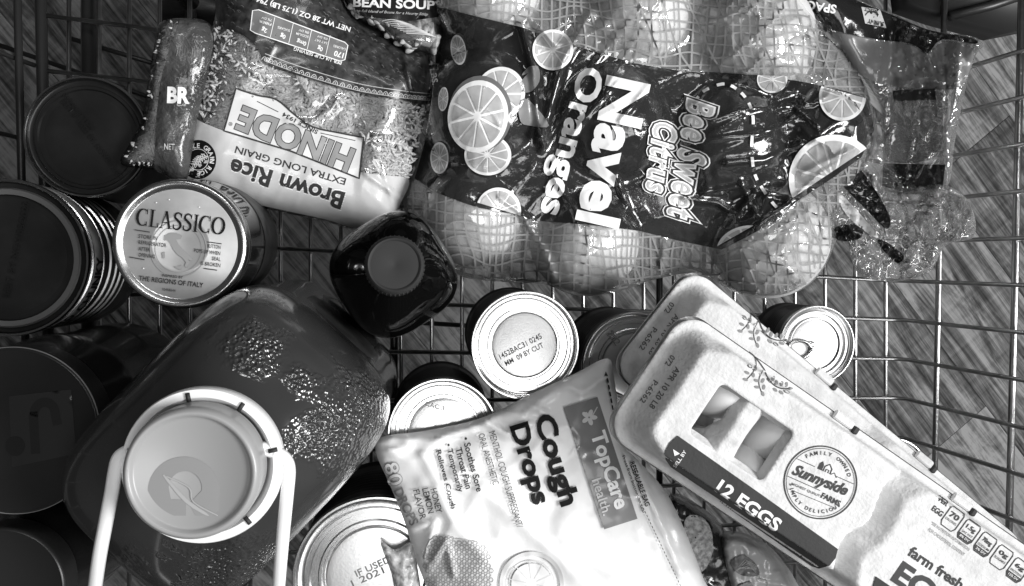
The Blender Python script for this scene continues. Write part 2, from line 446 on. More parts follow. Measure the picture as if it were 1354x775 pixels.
# ================================================================== cans
TIN = mat('bright tin', .64, .22, 1, bump=(900,.05,.0003), var=(40,.56,.70))
TINM = mat('brushed tin panel', .58, .42, 1, bump=(700,.22,.0004), var=(35,.48,.64))
DLID = mat('dark lacquered lid', .014, .3, .3, bump=(500,.06,.0003), var=(30,.009,.02))
LABELD = mat('dark paper label', .02, .45, 0, var=(60,.012,.03))
INK = mat('stamp ink', .14, .6)
def can(label, u, v, rp, z, lidm, panelm, groove=1, name='food_can', body=LABELD, ribs=True, group='tin cans standing in the cart', rings=3, z0=0):
    c = p1(u, v, z); r = rp*depth(c)/F
    t = thing(name, label, 'can', (c.x, c.y, z0), None, group); h = z-z0
    pr = [(0,.0005),(r*.90,0.0005),(r*.985,.0005),(r*.985,.004),(r*.955,.006)]
    n = 12
    for k in range(n*4+1):
        zz = .009+(h-.020)*k/(n*4); pr.append((r*(.957+(.010*math.sin(k*math.pi/2) if ribs and n*.8 < k < n*3.3 else 0)), zz))
    pr += [(r*.955,h-.009),(r*.985,h-.0055)]
    lathe('body', pr, body, t, 64)
    lathe('rim', [(r*.93,h-.006),(r*.985,h-.0055),(r,h-.0042),(r,h-.0012),(r*.988,h),(r*.965,h),(r*.952,h-.001),(r*.945,h-.0045),(r*.93,h-.006)], TIN if lidm is not DLID else mat('dark rim metal', .42, .22, 1, bump=(300,.1,.0004)), t, 72)
    q = h-.0045; d = .0016*groove
    pl = [(r*.944,q+.0002),(r*.925,q-.0004),(r*.86,q),(r*.845,q+d),(r*.80,q+d),(r*.785,q-d*.4),(r*.70,q-d*.4)]
    if rings > 1: pl += [(r*.685,q+d*.8),(r*.655,q+d*.8),(r*.64,q-d*.6),(r*.62,q-d*.6)]
    if rings > 2: pl += [(r*.607,q+d*.3),(r*.585,q-d*.3)]
    lathe('lid', pl, lidm, t, 72)
    lathe('lid_panel', [(pl[-1][0],q-d*.3),(pl[-1][0]*.9,q-d*.1),(0,q-d*.1)], panelm, t, 64)
    return t, r, z-.0045-d*.1
tA, rA, zA = can('silver tin can with bright ringed lid, whole lid showing above the cough drops bag', 695, 457, 72, .112, TIN, TINM)
Print().text('1452BAC31 0245', 688, 458, -27, 7.5, 62, .015).text('MM  09 BY CUT', 693, 468.5, -27, 7, 56, .015).build('date_stamp', flat(zA), INK, tA, .0003)
tB, rB, zB = can('silver tin can whose lid is half hidden under the egg cartons', 840, 484, 71, .0985, TIN, mat('dim tin panel', .55, .3, 1))
Print().text('202', 812, 447, 55, 9, 20, .01).build('date_stamp', flat(zB+.002), INK, tB, .0003)
tC, rC, zC = can('silver tin can between the juice jug and the cough drops bag, lid half covered', 586, 573, 73, .112, TIN, TIN, rings=2)
Print().text('CAC 3', 575, 537, 15, 6, 26, .01).build('date_stamp', flat(zC), INK, tC, .0003)
tD, rD, zD = can('large silver tin can stamped with a 2021 date beside the jug handle', 497, 764, 109, .1125, TIN, mat('pale tin panel', .82, .38, 1, bump=(500,.2,.0004)), groove=1.3)
Print().text('IF USED', 493, 749, -24, 9, 50, .012).text('1 2021', 486, 763, -24, 9, 46, .012).build('date_stamp', flat(zD), INK, tD, .0003)
tE, rE, zE = can('small tin can with a pull-tab lid beside the stacked egg cartons', 1081, 456, 52, .062, mat('grey tin', .42, .3, 1, bump=(900,.05,.0003)), mat('grey tin panel', .42, .38, 1, bump=(500,.2,.0004)), rings=2)
ce = MW[tE.name].translation; qa = p1(1056, 462, zE+.001)
a = np.linspace(0, 2*np.pi, 20, endpoint=False)
tabp = [(qa.x+.0105*math.cos(t), qa.y+.0075*math.sin(t), zE+.0022) for t in a]
tube('pull_tab', tabp+[tabp[0]], .0015, TIN, tE, 8)
lathe('rivet', [(.003,0),(.003,.0015),(.002,.0022),(0,.0024)], TIN, tE, 20, True, (qa.x+.011,qa.y+.004,zE-.0004))
tF, rF, zF = can('tin can almost wholly hidden beneath the egg cartons, only its rim edge showing', 1180, 631, 52, .0985, mat('grey tin', .42, .3, 1, bump=(900,.05,.0003)), mat('grey tin panel', .42, .38, 1), rings=2)
tG, rG, zG = can('dark lidded can beside the rice bags, stamped with a November date', 114, 181, 80, .078, DLID, DLID, rings=1, groove=.8, ribs=False)
Print().text('C0D40802 TK06', 104, 147, 50, 6, 62, .012).text('BEST IF USED BY: NOV/06/2022', 123, 184, 53, 7, 128, .012).build('date_stamp', flat(zG+.001), BLACK, tG, .0006)
tH, rH, zH = can('large ribbed can with dark lid and a bright printed label, standing by the gate', 8, 341, 105, .112, DLID, DLID, rings=1, groove=.8, ribs=True)
lathe('silver_edge', [(rH*.80,.1094),(rH*.80,.1102),(rH*.865,.1106),(rH*.885,.1094)], mat('dull tin ring', .5, .35, 1), tH, 72)
Print().text('BEST BY NOV/08/2022', 22, 330, -78, 8, 130, .012).build('date_stamp', flat(zH+.001), BLACK, tH, .0006)
# label lettering and trim lines round the ribbed can
ch = MW[tH.name].translation
def roundmap(c, r):
    def m(U, V, dz=0):                     # U: degrees round the can, V: height in mm
        t = np.radians(U); return np.stack([c.x+(r+dz)*np.cos(t), c.y+(r+dz)*np.sin(t), V/1000.], -1)
    return m
rm = roundmap(ch, rH*.972)
lathe('label_band', [(rH*.966,.082),(rH*.974,.0825),(rH*.974,.0985),(rH*.966,.099)], mat('pale label band', .32, .4, 0, var=(90,.18,.42)), tH, 72)
for k, zz in enumerate((.100,.0805,.066,.054,.043,.033)):
    lathe('rib', [(rH*.955,zz-.0012),(rH*.978,zz-.0006),(rH*.978,zz+.0006),(rH*.955,zz+.0012)], TIN if k < 2 else mat('rib glint', .5, .3, 1), tH, 72)
pr = Print(); pr.text('CHUNKY', -22, -90.5, 0, 13, 46, .04)
pr.v = [np.stack([v[:,0], -v[:,1]], 1) for v in pr.v]
pr.build('lettering', rm, BLACK, tH, .0006, 4)
pr = Print(); pr.text('TOMATO', -70, -90.5, 0, 12, 40, .03)
pr.v = [np.stack([v[:,0], -v[:,1]], 1) for v in pr.v]
pr.build('lettering', rm, BLACK, tH, .0006, 4)

# ================================================================== jars
GLASSD = mat('dark sauce glass', .012, .08, 0, coat=.6)
def jar(name, label, top, base, rl, lid_m, body_m, rb, lid_h=.016, cat='jar', sh=.72):
    """jar along the axis base-top; rl lid radius, rb body radius"""
    ax = (top-base); L = ax.length; q = Vector((0,0,1)).rotation_difference(ax)
    t = thing(name, label, cat, base, q)
    lathe('body', [(0,.001),(rb*.86,.0),(rb*.97,.004),(rb,.012),(rb,L*.3),(rb*.985,L*.34),(rb*.985,L*sh*.86),(rb,L*sh*.9),(rb*.99,L*sh),(rb*.93,L*(sh+.06)),(rl*.97,L-lid_h-.006),(rl*.93,L-lid_h+.001),(rl*.93,L-.004),(0,L-.004)], body_m, t, 72)
    return t, L, ax.normalized()
LIDP = mat('printed gold-grey lid', .40, .38, .35, bump=(400,.05,.0003), var=(50,.34,.46))
GOLD = mat('lid rim metal', .62, .25, 1, bump=(300,.08,.0004))
top = p1(238, 323, .168); rl = 86*depth(top)/F; base = p1(300, 319, .007)
tJ, L, ax = jar('sauce_jar', 'glass pasta sauce jar with CLASSICO printed lid leaning beside the juice jug', top, base, rl, LIDP, GLASSD, rl*1.07)
lathe('lid', [(rl*.97,L-.017),(rl,L-.0165),(rl*1.005,L-.004),(rl*.99,L-.0012),(rl*.95,L),(rl*.90,L-.0004),(rl*.86,L-.0022),(rl*.845,L-.0024)], GOLD, tJ, 96)
lathe('lid_panel', [(rl*.846,L-.0024),(rl*.83,L-.0022),(rl*.45,L-.0018),(rl*.435,L-.0014),(rl*.41,L-.0014),(rl*.395,L-.0018),(0,L-.0018)], LIDP, tJ, 96)
for k in range(60):
    a = 2*math.pi*k/60
lathe('knurl', [(rl*1.004,L-.014),(rl*1.012,L-.0135),(rl*1.012,L-.011),(rl*1.004,L-.0105)], GOLD, tJ, 96)
lathe('label', [(rl*1.071,.03),(rl*1.078,.031),(rl*1.078,L*.62),(rl*1.071,L*.625)], mat('dark sauce label', .03, .4, 0, var=(70,.015,.07)), tJ, 72)
lm = plane(top-ax*.0016, ax)
# serif capitals drawn as pen strokes
def serif(pr, word, u, v, ang, H, W):
    S = {}
    t = np.linspace(0, 2*np.pi, 33)
    def bar(x0,y0,x1,y1,w_): return (np.array([(x0,y0),(x1,y1)]), [w_,w_])
    S['O'] = (.86, [(np.stack([.43+.36*np.cos(t), .5+.47*np.sin(t)],1), .05+.11*np.abs(np.cos(t)))])
    tc_ = np.linspace(.28*np.pi, 1.72*np.pi, 26)
    S['C'] = (.80, [(np.stack([.43+.36*np.cos(tc_), .5+.47*np.sin(tc_)],1), .05+.11*np.abs(np.cos(tc_))*(np.cos(tc_)<0)), bar(.67,.70,.67,1.0,.05), bar(.67,.0,.67,.28,.05)])
    S['L'] = (.66, [bar(.2,0,.2,1,.13), bar(.05,.98,.36,.98,.04), bar(.05,.02,.62,.02,.04), bar(.61,.0,.61,.26,.05)])
    S['A'] = (.86, [bar(.14,0,.42,1,.05), bar(.42,1,.70,0,.13), bar(.24,.34,.6,.34,.05), bar(.02,.02,.27,.02,.04), bar(.56,.02,.85,.02,.04)])
    S['I'] = (.40, [bar(.2,0,.2,1,.13), bar(.05,.98,.35,.98,.04), bar(.05,.02,.35,.02,.04)])
    sp = spline([(.52,.78),(.46,.93),(.30,.98),(.14,.88),(.13,.70),(.30,.55),(.48,.40),(.52,.20),(.40,.05),(.24,.02),(.11,.10),(.08,.26)], 5)
    S['S'] = (.64, [(sp, .05+.09*np.sin(np.linspace(0,np.pi,len(sp)))**2), bar(.53,.72,.53,.98,.04), bar(.07,.02,.07,.3,.04)])
    tot = sum(S[c][0] for c in word); x = -tot/2; a = math.radians(ang)
    for c in word:
        for path, w_ in S[c][1]:
            X = (path[:,0]+x)*W/tot; Y = (path[:,1]-.5)*H
            pr.ribbon(np.stack([u+X*math.cos(a)+Y*math.sin(a), v+X*math.sin(a)-Y*math.cos(a)],1), np.array(w_)*H)
        x += S[c][0]
pr = Print(); serif(pr, 'CLASSICO', 239, 293, 6.5, 23, 118); pr.build('lettering', lm, BLACK, tJ, .0006)
pr = Print()
for k, s in enumerate(('STORE IN','REFRIGERATOR','AFTER','OPENING')): pr.text(s, 178+6+len(s)*1.55-6+5, 312.5+k*8.2+len(s)*.15, 7, 5, len(s)*3.1, .01)
for k, s in enumerate(('BUTTON','POPS UP WHEN','SEAL','IS BROKEN')): pr.text(s, 292-len(s)*1.5, 327+k*8-len(s)*.15, 7, 5, len(s)*2.9, .01)
pr.ribbon([(178,304),(198,307)], 1.2).ribbon([(171,340),(191,343.5)], 1.2).ribbon([(274,320),(293,322.5)], 1.2).ribbon([(269,355),(287,357.5)], 1.2)
pr.text('INSPIRED BY', 228, 365.5, 6, 3.6, 28, .015); pr.text('THE REGIONS OF ITALY', 226, 372.5, 6.5, 6.5, 86, .02); pr.text('70458644', 223, 383.5, 6, 3.5, 18, .0)
pr.build('lettering', lm, DARKG, tJ, .0006)
it = np.array([(217,312),(224,308),(233,308),(241,312),(239,316),(233,317),(236,323),(242,330),(248,336),(255,343),(252,345),(249,343),(250,349),(247,354),(244,352),(246,347),(241,341),(235,337),(229,330),(226,323),(221,318),(217,318)])
Print().poly(it).poly([(229,352),(236,352),(241,350),(239,357),(233,355)]).poly([(214,334),(218,333),(218,341),(215,342)]).build('map_of_italy', lm, MIDG, tJ, .0006)
Print().ring(236,329,37,1.6).ring(236,329,31,.8).build('lid_ring', lm, MIDG, tJ, .0004)
pr = Print()
for (u,v) in ((207,268),(224,264),(264,274),(190,355)): pr.disc(u,v,.9,n=8)
pr.build('speck', lm, WHITE, tJ, .0007)

# dark lidded jars at the lower left
PLID = mat('dark plastic lid', .016, .36, 0, bump=(700,.06,.0003), var=(14,.012,.02)); PJAR = mat('dark brown jar', .012, .22, 0, coat=.3)
top = p1(18, 570, .172); rl = 112*depth(top)/F
t4, L, ax = jar('spread_jar', 'wide jar with dark flat lid showing a faint square and letter', top, Vector((top.x+.012,top.y,.003)), rl, PLID, PJAR, rl*1.06, .02)
lathe('lid', [(rl*.95,L-.021),(rl,L-.020),(rl,L-.003),(rl*.985,L-.0006),(rl*.965,L),(rl*.95,L-.0007),(0,L-.0007)], PLID, t4, 96)
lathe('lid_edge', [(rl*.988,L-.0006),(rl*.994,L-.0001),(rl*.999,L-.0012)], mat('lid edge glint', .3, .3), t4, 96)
lm4 = plane(top-ax*.0007, ax)
Print().poly([(12,524),(94,515),(101,600),(16,618)], 12).build('faint_square', lm4, mat('faint square', .022, .36), t4, .0002)
arch = [(47,600),(44,550)]+[(59+14*math.cos(a), 548-16*math.sin(a)) for a in np.linspace(math.pi,0,12)]+[(76,562)]
Print().ribbon(spline(arch,4), 12).disc(20,590,13).build('lettering', lm4, mat('faint letter', .014, .36), t4, .0004)
top = p1(0, 779, .150); rl = 82*depth(top)/F
t5, L, ax = jar('spread_jar', 'jar with a plain round black lid tucked beside the wide jar and jug', top, Vector((top.x,top.y,.001)), rl, PLID, PJAR, rl*1.12, .02)
lathe('lid', [(rl*.95,L-.021),(rl,L-.020),(rl,L-.003),(rl*.985,L-.0006),(rl*.955,L),(rl*.93,L-.001),(0,L-.001)], mat('black plastic lid', .018, .35, 0, bump=(700,.06,.0003)), t5, 96)

# ================================================================== juice jug
def superring(cx, cy, z, a, b, rot, ex, n=72):
    pts = []
    for k in range(n):
        t = 2*math.pi*k/n; c, s = math.cos(t), math.sin(t)
        rr = (abs(c)**ex+abs(s)**ex)**(-1/ex); x, y = a*rr*c, b*rr*s
        pts.append((cx+x*math.cos(rot)-y*math.sin(rot), cy+x*math.sin(rot)+y*math.cos(rot), z))
    return pts
def jugmat():
    m = mat('amber juice plastic', .05, .16, 0, coat=.6); nt = m.node_tree; b = nt.nodes['Principled BSDF']
    N = nt.nodes.new; Lk = nt.links.new; tc = N('ShaderNodeTexCoord')
    v = N('ShaderNodeTexVoronoi'); v.inputs['Scale'].default_value = 400; v.feature = 'SMOOTH_F1'; v.inputs['Smoothness'].default_value = .4
    n = N('ShaderNodeTexNoise'); n.inputs['Scale'].default_value = 16; n.inputs['Detail'].default_value = 3
    r = N('ShaderNodeMapRange'); r.inputs[1].default_value = .47; r.inputs[2].default_value = .57
    mu = N('ShaderNodeMath'); mu.operation = 'MULTIPLY'; u = N('ShaderNodeBump'); u.inputs['Distance'].default_value = .0019; u.inputs['Strength'].default_value = 1
    last = None                                     # dimpled patches pressed into the shoulder
    for (pu, pv, pz, pr_) in ((335,468,.236,.020),(435,560,.222,.030),(395,515,.235,.016),(402,572,.238,.020),(300,725,.225,.030),(480,545,.205,.026),(215,705,.215,.022)):
        c = p1(pu, pv, pz)-Vector((ct.x, ct.y, 0)); d = N('ShaderNodeVectorMath'); d.operation = 'DISTANCE'; d.inputs[1].default_value = c
        Lk(tc.outputs['Object'], d.inputs[0]); q = N('ShaderNodeMath'); q.operation = 'DIVIDE'; q.inputs[1].default_value = pr_; Lk(d.outputs['Value'], q.inputs[0])
        if last is None: last = q
        else: mn = N('ShaderNodeMath'); mn.operation = 'MINIMUM'; Lk(last.outputs[0], mn.inputs[0]); Lk(q.outputs[0], mn.inputs[1]); last = mn
    ad = N('ShaderNodeMath'); ad.operation = 'MULTIPLY_ADD'; ad.inputs[1].default_value = 1.6; n.inputs['Scale'].default_value = 60
    Lk(n.outputs[0], ad.inputs[0]); Lk(last.outputs[0], ad.inputs[2])
    r.inputs[1].default_value = 1.95; r.inputs[2].default_value = 1.45
    Lk(tc.outputs['Object'], v.inputs['Vector']); Lk(tc.outputs['Object'], n.inputs['Vector']); Lk(ad.outputs[0], r.inputs[0]); Lk(v.outputs['Distance'], mu.inputs[0]); Lk(r.outputs[0], mu.inputs[1])
    Lk(mu.outputs[0], u.inputs['Height']); Lk(u.outputs[0], b.inputs['Normal']); Lk(u.outputs[0], b.inputs['Coat Normal'])
    n2 = N('ShaderNodeTexNoise'); n2.inputs['Scale'].default_value = 22; r2 = N('ShaderNodeMapRange'); r2.inputs[3].default_value = .02; r2.inputs[4].default_value = .05
    Lk(tc.outputs['Object'], n2.inputs['Vector']); Lk(n2.outputs[0], r2.inputs[0]); Lk(r2.outputs[0], b.inputs['Base Color'])
    return m
ct = p1(252, 628, .318); cr = 90*depth(ct)/F
jug = thing('juice_jug', 'large dark juice jug with pale screw cap and white carry handle', 'jug', (ct.x, ct.y, 0))
rot = math.radians(46)
sb = p1(303, 588, .19)
sc = depth(sb)/F; A0, B0 = 200*sc, 148*sc
prof = [(.001,.90,4.5,0),(.006,.97,4.5,0),(.015,1,4.5,0),(.06,1,4.5,0),(.063,.985,4.5,0),(.165,.985,4.5,0),(.168,1.0,4.5,0),(.19,1.0,4.4,0),(.208,.985,4.0,.05),(.224,.95,3.6,.12),(.238,.88,3.1,.28),(.250,.74,2.6,.5),(.259,.56,2.3,.75),(.266,.44,2.1,.92)]
rings = []
for z, s, ex, k in prof:
    cx, cy = sb.x*(1-k)+ct.x*k, sb.y*(1-k)+ct.y*k
    a = A0*s*(1-k)+max(cr*.9, A0*s*.55)*k; b_ = B0*s*(1-k)+max(cr*.9, B0*s*.7)*k
    rings.append(superring(cx, cy, z, a, b_, rot, ex))
for z, q in ((.270,.86),(.276,.84),(.31,.84)):
    rings.append(superring(ct.x, ct.y, z, cr*q, cr*q, rot, 2))
jb = loft('body', rings, jugmat(), jug)
mdl = jb.modifiers.new('smooth', 'SUBSURF'); mdl.levels = 1; mdl.render_levels = 2
lab = [superring(sb.x, sb.y, z, A0*.988, B0*.988, rot, 4.2) for z in (.066,.07,.158,.162)]
loft('label', lab, mat('dark jug label', .025, .35, 0, var=(40,.015,.05), coat=.3), jug, True, False, False)
CAPM = mat('pale cap plastic', .30, .33, 0, bump=(300,.05,.0004), sss=.0)
WHP = mat('white handle plastic', .82, .36, 0, bump=(300,.06,.0004))
zc = .318
lathe('cap', [(cr*.95,zc-.020),(cr*.99,zc-.019),(cr*.995,zc-.005),(cr*.975,zc-.0018),(cr*.93,zc-.0002),(cr*.91,zc),(cr*.87,zc-.0005),(cr*.85,zc-.0022),(cr*.82,zc-.0030),(0,zc-.0036)], CAPM, jug, 96, True, (ct.x,ct.y,0))
cm = flat(zc-.0034)
mk = [(232+4,672)]; 
arc_o = [(243+48*math.cos(a), 650-46*math.sin(a)) for a in np.linspace(math.radians(188), math.radians(-14), 26)]
arc_i = [(245+22*math.cos(a), 645-22*math.sin(a)) for a in np.linspace(math.radians(-10), math.radians(180), 18)]
mkp = [(205,684),(247,684),(247,660),(228,650)] ; 
Print().poly([(a_,b_) for a_,b_ in arc_o]+[(290,682),(258,682),(250,666)]+arc_i+[(226,660),(246,661),(246,682),(205,682)]).build('cap_emblem', cm, mat('cap emblem', .245, .36), jug, .0003)
Print().ribbon(spline([(216,628),(246,662),(276,682)],6), [2,3,4,4,5,5,5,5,5,4,4,3,1]).build('cap_emblem', cm, mat('cap emblem light', .36, .36), jug, .0005)
Print().ribbon(spline([(220,630),(250,645),(256,664),(288,682)],5), 1.6).build('cap_emblem', cm, mat('cap emblem light', .36, .36), jug, .0007)
# the carrying handle: a ring round the neck and two straps down to a grip beyond the frame
hz = .302; ho = p1(263, 630, hz); ro = 104*depth(ho)/F; ri = 84*depth(ho)/F
lathe('handle_ring', [(cr*.9,hz-.010),(ro*.97,hz-.010),(ro,hz-.008),(ro,hz-.0012),(ro*.985,hz),(cr*1.06,hz),(cr*1.04,hz-.001),(cr*.9,hz-.010)], WHP, jug, 96, True, (ct.x+.0012,ct.y,0))
def strap(pts, wd, th=.005):
    pts = [Vector(p) for p in pts]; rings = []
    for i, p in enumerate(pts):
        t = (pts[min(i+1,len(pts)-1)]-pts[max(i-1,0)]).normalized(); s = t.cross(Vector((0,0,1))).normalized(); n = s.cross(t)
        w2 = (wd if np.isscalar(wd) else wd[i])/2; b = th*.25
        sec = [(-w2,-th/2+b),(-w2+b,-th/2),(w2-b,-th/2),(w2,-th/2+b),(w2,th/2-b),(w2-b,th/2),(-w2+b,th/2),(-w2,th/2-b)]
        rings.append([p+s*x+n*y for x, y in sec])
    return fixnormals(loft('handle_strap', rings, WHP, jug))
def sp3(px, k=5):
    q = spline([(a, b) for a, b, c in px], k); z = spline([(c, 0) for a, b, c in px], k)[:,0]
    return [p1(q[i][0], q[i][1], z[i]) for i in range(len(q))]
sw = 17*depth(ho)/F
strap(sp3([(192,590,0.299),(168,597,0.299),(157,606,0.299),(152,625,0.298),(148,650,0.296),(140,690,0.291),(130,745,0.282),(122,810,.26),(118,880,.235)]), sw, .006)
strap(sp3([(345,592,0.299),(364,598,0.299),(377,607,0.299),(382,622,0.298),(380,650,0.296),(376,690,0.291),(371,745,0.282),(366,810,.26),(360,880,.235)]), sw, .006)
strap(sp3([(118,882,.235),(170,905,.225),(245,912,.221),(315,905,.225),(360,882,.235)]), sw*1.4, .008)
for a in (100, 57, 12, -52):                            # snap notches round the ring
    t = math.radians(a); r_ = ro*.90
    c = Vector((ct.x+.0012+r_*math.cos(t), ct.y+r_*math.sin(t), hz+.0004)); d = Vector((math.cos(t), math.sin(t), 0))
    tube('ring_notch', [c-d*.0022, c+d*.0022], .0011, mat('notch shadow gap', .02, .6), jug, 8)
for k in range(0):
    t = math.radians(30+k*17); c = Vector((ct.x+.0012+ro*.95*math.cos(t), ct.y+ro*.95*math.sin(t), hz)); d = Vector((math.cos(t), math.sin(t), 0))
    tube('ring_rib', [c-d*.003, c+d*.0025], .0006, WHP, jug, 6)

# ================================================================== dark bottle
bt = p1(522, 350, .2); bb = p1(520, 377, .002); bb.x -= .0
axv = bt-bb; q = Vector((0,0,1)).rotation_difference(axv); L = axv.length
bot = thing('sauce_bottle', 'square shouldered black sauce bottle with round ribbed cap', 'bottle', bb, q)
BG = mat('black bottle glass', .002, .03, 0); sB = depth(p1(520,373,.12))/F
a = 77*sB; rcap = 37*depth(bt)/F; rot = math.radians(45-12)
rings = [superring(0,0,z,a*s,a*s,rot,ex) for z, s, ex in ((.002,.86,3.3),(.006,.95,3.3),(.016,1,2.9),(.05,.98,2.9),(.095,.98,2.9),(.116,1,2.9),(.128,.985,2.9),(.138,.92,2.8),(.148,.78,2.7),(.157,.58,2.4),(.165,.40,2.1),(.171,.32,2),(.185,.30,2))]
o = loft('body', rings, BG, bot, False); o.modifiers.new('smooth', 'SUBSURF').render_levels = 2
CP = mat('dark ribbed cap', .028, .62, 0, bump=(500,.08,.0004), spec=.25)
lathe('cap', [(rcap*1.05,L-.022),(rcap*1.08,L-.021),(rcap*1.06,L-.003),(rcap*1.0,L-.0008),(rcap*.95,L),(rcap*.9,L-.0003),(rcap*.86,L-.0012),(rcap*.82,L-.0012),(rcap*.10,L-.0009),(0,L-.0016)], CP, bot, 64)
for k in range(44):
    t = 2*math.pi*k/44
    tube('cap_rib', [(rcap*1.075*math.cos(t),rcap*1.075*math.sin(t),L-.019),(rcap*1.065*math.cos(t),rcap*1.065*math.sin(t),L-.004)], .0006, CP, bot, 5, False)

# ================================================================== bags
def prof(t, p=2.2): t = np.clip(t, 0, 1); return (1-(1-t)**p)**(1/p)
def seg_bumps(U, V, segs):
    r = 0
    for (pts, h, wd) in segs:
        pts = np.array(pts, float); best = np.full(np.shape(U), 1e9); 
        for i in range(len(pts)-1):
            a, b = pts[i], pts[i+1]; d = b-a
            t = np.clip(((U-a[0])*d[0]+(V-a[1])*d[1])/(d@d), 0, 1)
            best = np.minimum(best, np.hypot(U-a[0]-t*d[0], V-a[1]-t*d[1]))
        r = r + h*np.exp(-(best/(max(wd,6.5)*.5))**2)
    return r
def clip_half(poly, p, q):
    """keep the part of a polygon on the left of p->q as seen in the picture (v down)"""
    out = []; p = np.array(p, float); q = np.array(q, float); d = q-p
    f = lambda x: d[1]*(x[0]-p[0])-d[0]*(x[1]-p[1])
    for i in range(len(poly)):
        a, b = np.array(poly[i]), np.array(poly[(i+1)%len(poly)]); fa, fb = f(a), f(b)
        if fa >= 0: out.append(a)
        if fa*fb < 0: out.append(a+(b-a)*fa/(fa-fb))
    return np.array(out)
def grains(name, region, fm, n, ln, wd, m, parent, seed, holes=(), dz=0, ang0=None, inset=5):
    """loose grains lying just under the film"""
    rs = np.random.RandomState(seed); region = np.array(region, float); lo, hi = region.min(0), region.max(0)
    U = rs.uniform(lo[0], hi[0], n*3); V = rs.uniform(lo[1], hi[1], n*3); k = inside(region, U, V)
    for h in holes: k &= ~inside(np.array(h, float), U, V)
    k[k] &= pdist(region, U[k], V[k]) > inset
    U, V = U[k][:n], V[k][:n]; N = len(U)
    C = fm(U, V, dz)+np.stack([np.zeros(N), np.zeros(N), rs.uniform(-.0016,.0004,N)], 1)
    # a grain: hexagonal spindle
    base = []; 
    for x, r in ((-1,0.15),(-.72,.72),(-.2,1),(.3,1),(.76,.68),(1,.12)):
        for j in range(5): a = 2*math.pi*j/5; base.append((x, r*math.cos(a), r*math.sin(a)))
    base = np.array(base); fb = []
    for i in range(5):
        for j in range(5): fb.append((i*5+j, i*5+(j+1)%5, (i+1)*5+(j+1)%5, (i+1)*5+j))
    fb += [(4,3,2,1,0),(25,26,27,28,29)]
    az = rs.uniform(0, np.pi, N) if ang0 is None else rs.normal(ang0, .6, N)
    el = rs.normal(0, .22, N); Ls = ln*rs.uniform(.8,1.2,N)/2; Ws = wd*rs.uniform(.85,1.15,N)/2
    X = np.stack([np.cos(az)*np.cos(el), np.sin(az)*np.cos(el), np.sin(el)], 1); Y = np.stack([-np.sin(az), np.cos(az), 0*az], 1); Z = np.cross(X, Y)
    vs = C[:,None,:] + base[None,:,0:1]*(X*Ls[:,None])[:,None,:] + base[None,:,1:2]*(Y*Ws[:,None])[:,None,:] + base[None,:,2:3]*(Z*Ws[:,None]*.8)[:,None,:]
    fs = (np.array([f for f in fb if len(f) == 4])[None]+np.arange(N)[:,None,None]*30).reshape(-1,4)
    o = obj(name, vs.reshape(-1,3), fs, m, parent); o['kind'] = 'stuff'; return o
RICE = mat('rice grain', .36, .45, 0, var=(500,.30,.62)); RICEB = mat('rice mass', .12, .8)
CLEAR = film('clear film', .97, .05, .05, .02, (60,.25,.002)); CLEAR2 = film('crumpled clear film', .96, .06, .13, .14)
LINE = 1.4

# ---- rice bag in front, printed side up, upside down to the reader
O1 = smooth([(262,-60),(282,-10),(284,24),(266,72),(258,125),(244,155),(234,200),(229,236),(262,254),(300,264),(365,279),(430,293),(474,304),(520,292),(532,270),(543,236),(556,180),(566,138),(572,100),(566,66),(530,60),(502,40),(464,14),(444,-30),(425,-75)], 5)
def zr1(U, V):
    U = np.asarray(U, float); V = np.asarray(V, float)
    d = pdist(O1, U, V); lift = .026*np.clip((470-U)/240, 0, 1)
    n = fbm(U/70, V/60, 3)*.0022 + ridged((U+V*.4)/60, (V-U*.4)/170, 9)*.0022
    k = seg_bumps(U, V, [([(300,60),(322,90),(352,100)],.004,6),([(450,130),(414,166),(380,160)],.003,7),([(390,95),(405,120)],.0025,5),([(480,182),(520,188),(545,200)],.004,5),([(482,228),(540,270)],.0035,6),([(500,205),(525,285)],.003,6),([(500,40),(535,75),(545,120)],.005,8)])
    return .022+lift*.9+.042*prof(d/75)+ (n+k)*prof(d/25)
def zr1b(U, V):
    d = pdist(O1, U, V); lift = .026*np.clip((470-np.asarray(U,float))/240, 0, 1)
    return .022+lift*.9-(.021+lift*.9)*prof(d/60)
f1 = over(zr1); BAGP = mat('pale printed bag film', .52, .28, 0, bump=(60,.25,.002), coat=.3, var=(18,.46,.58))
bag1 = thing('rice_bag', 'plump bag of HINODE extra long grain brown rice, pale printed panel and clear window', 'rice bag', p1(400,150,0))
sheet('rice_mass', O1, lambda U,V: f1(U,V,-.0065), RICEB, bag1, 7, lambda U,V: P(U,V,np.minimum(zr1b(U,V)+.001, zr1(U,V)-.0065)))
panel = smooth([(243,153),(236,195),(231,234),(262,251),(300,261),(365,276),(430,290),(472,301),(517,289),(530,268),(541,238),(512,232),(480,228),(420,212),(350,190),(296,173),(268,162)], 5)
darkp = smooth([(276,-55),(284,0),(286,22),(298,37),(322,47),(342,66),(352,85),(398,101),(470,122),(530,132),(569,137),(568,100),(562,68),(545,64),(528,63),(512,50),(496,38),(458,14),(440,-30),(424,-62),(340,-68)], 4)
grains('rice_grains', O1, f1, 3600, .0102, .0027, RICE, bag1, 5, (panel, darkp), -.0022)
fo = sheet('film', O1, lambda U,V: f1(U,V,.0), CLEAR, bag1, 6, lambda U,V: P(U,V,zr1b(U,V)))
Print().poly(panel, 7).build('printed_panel', f1, BAGP, bag1, .0008, 5)
LACE = mat('dark lace print', .02, .3, 0, bump=(60,.25,.002), coat=.2, var=(210,.008,.05))
Print().poly(darkp, 7).build('printed_panel', f1, LACE, bag1, .0008, 5)
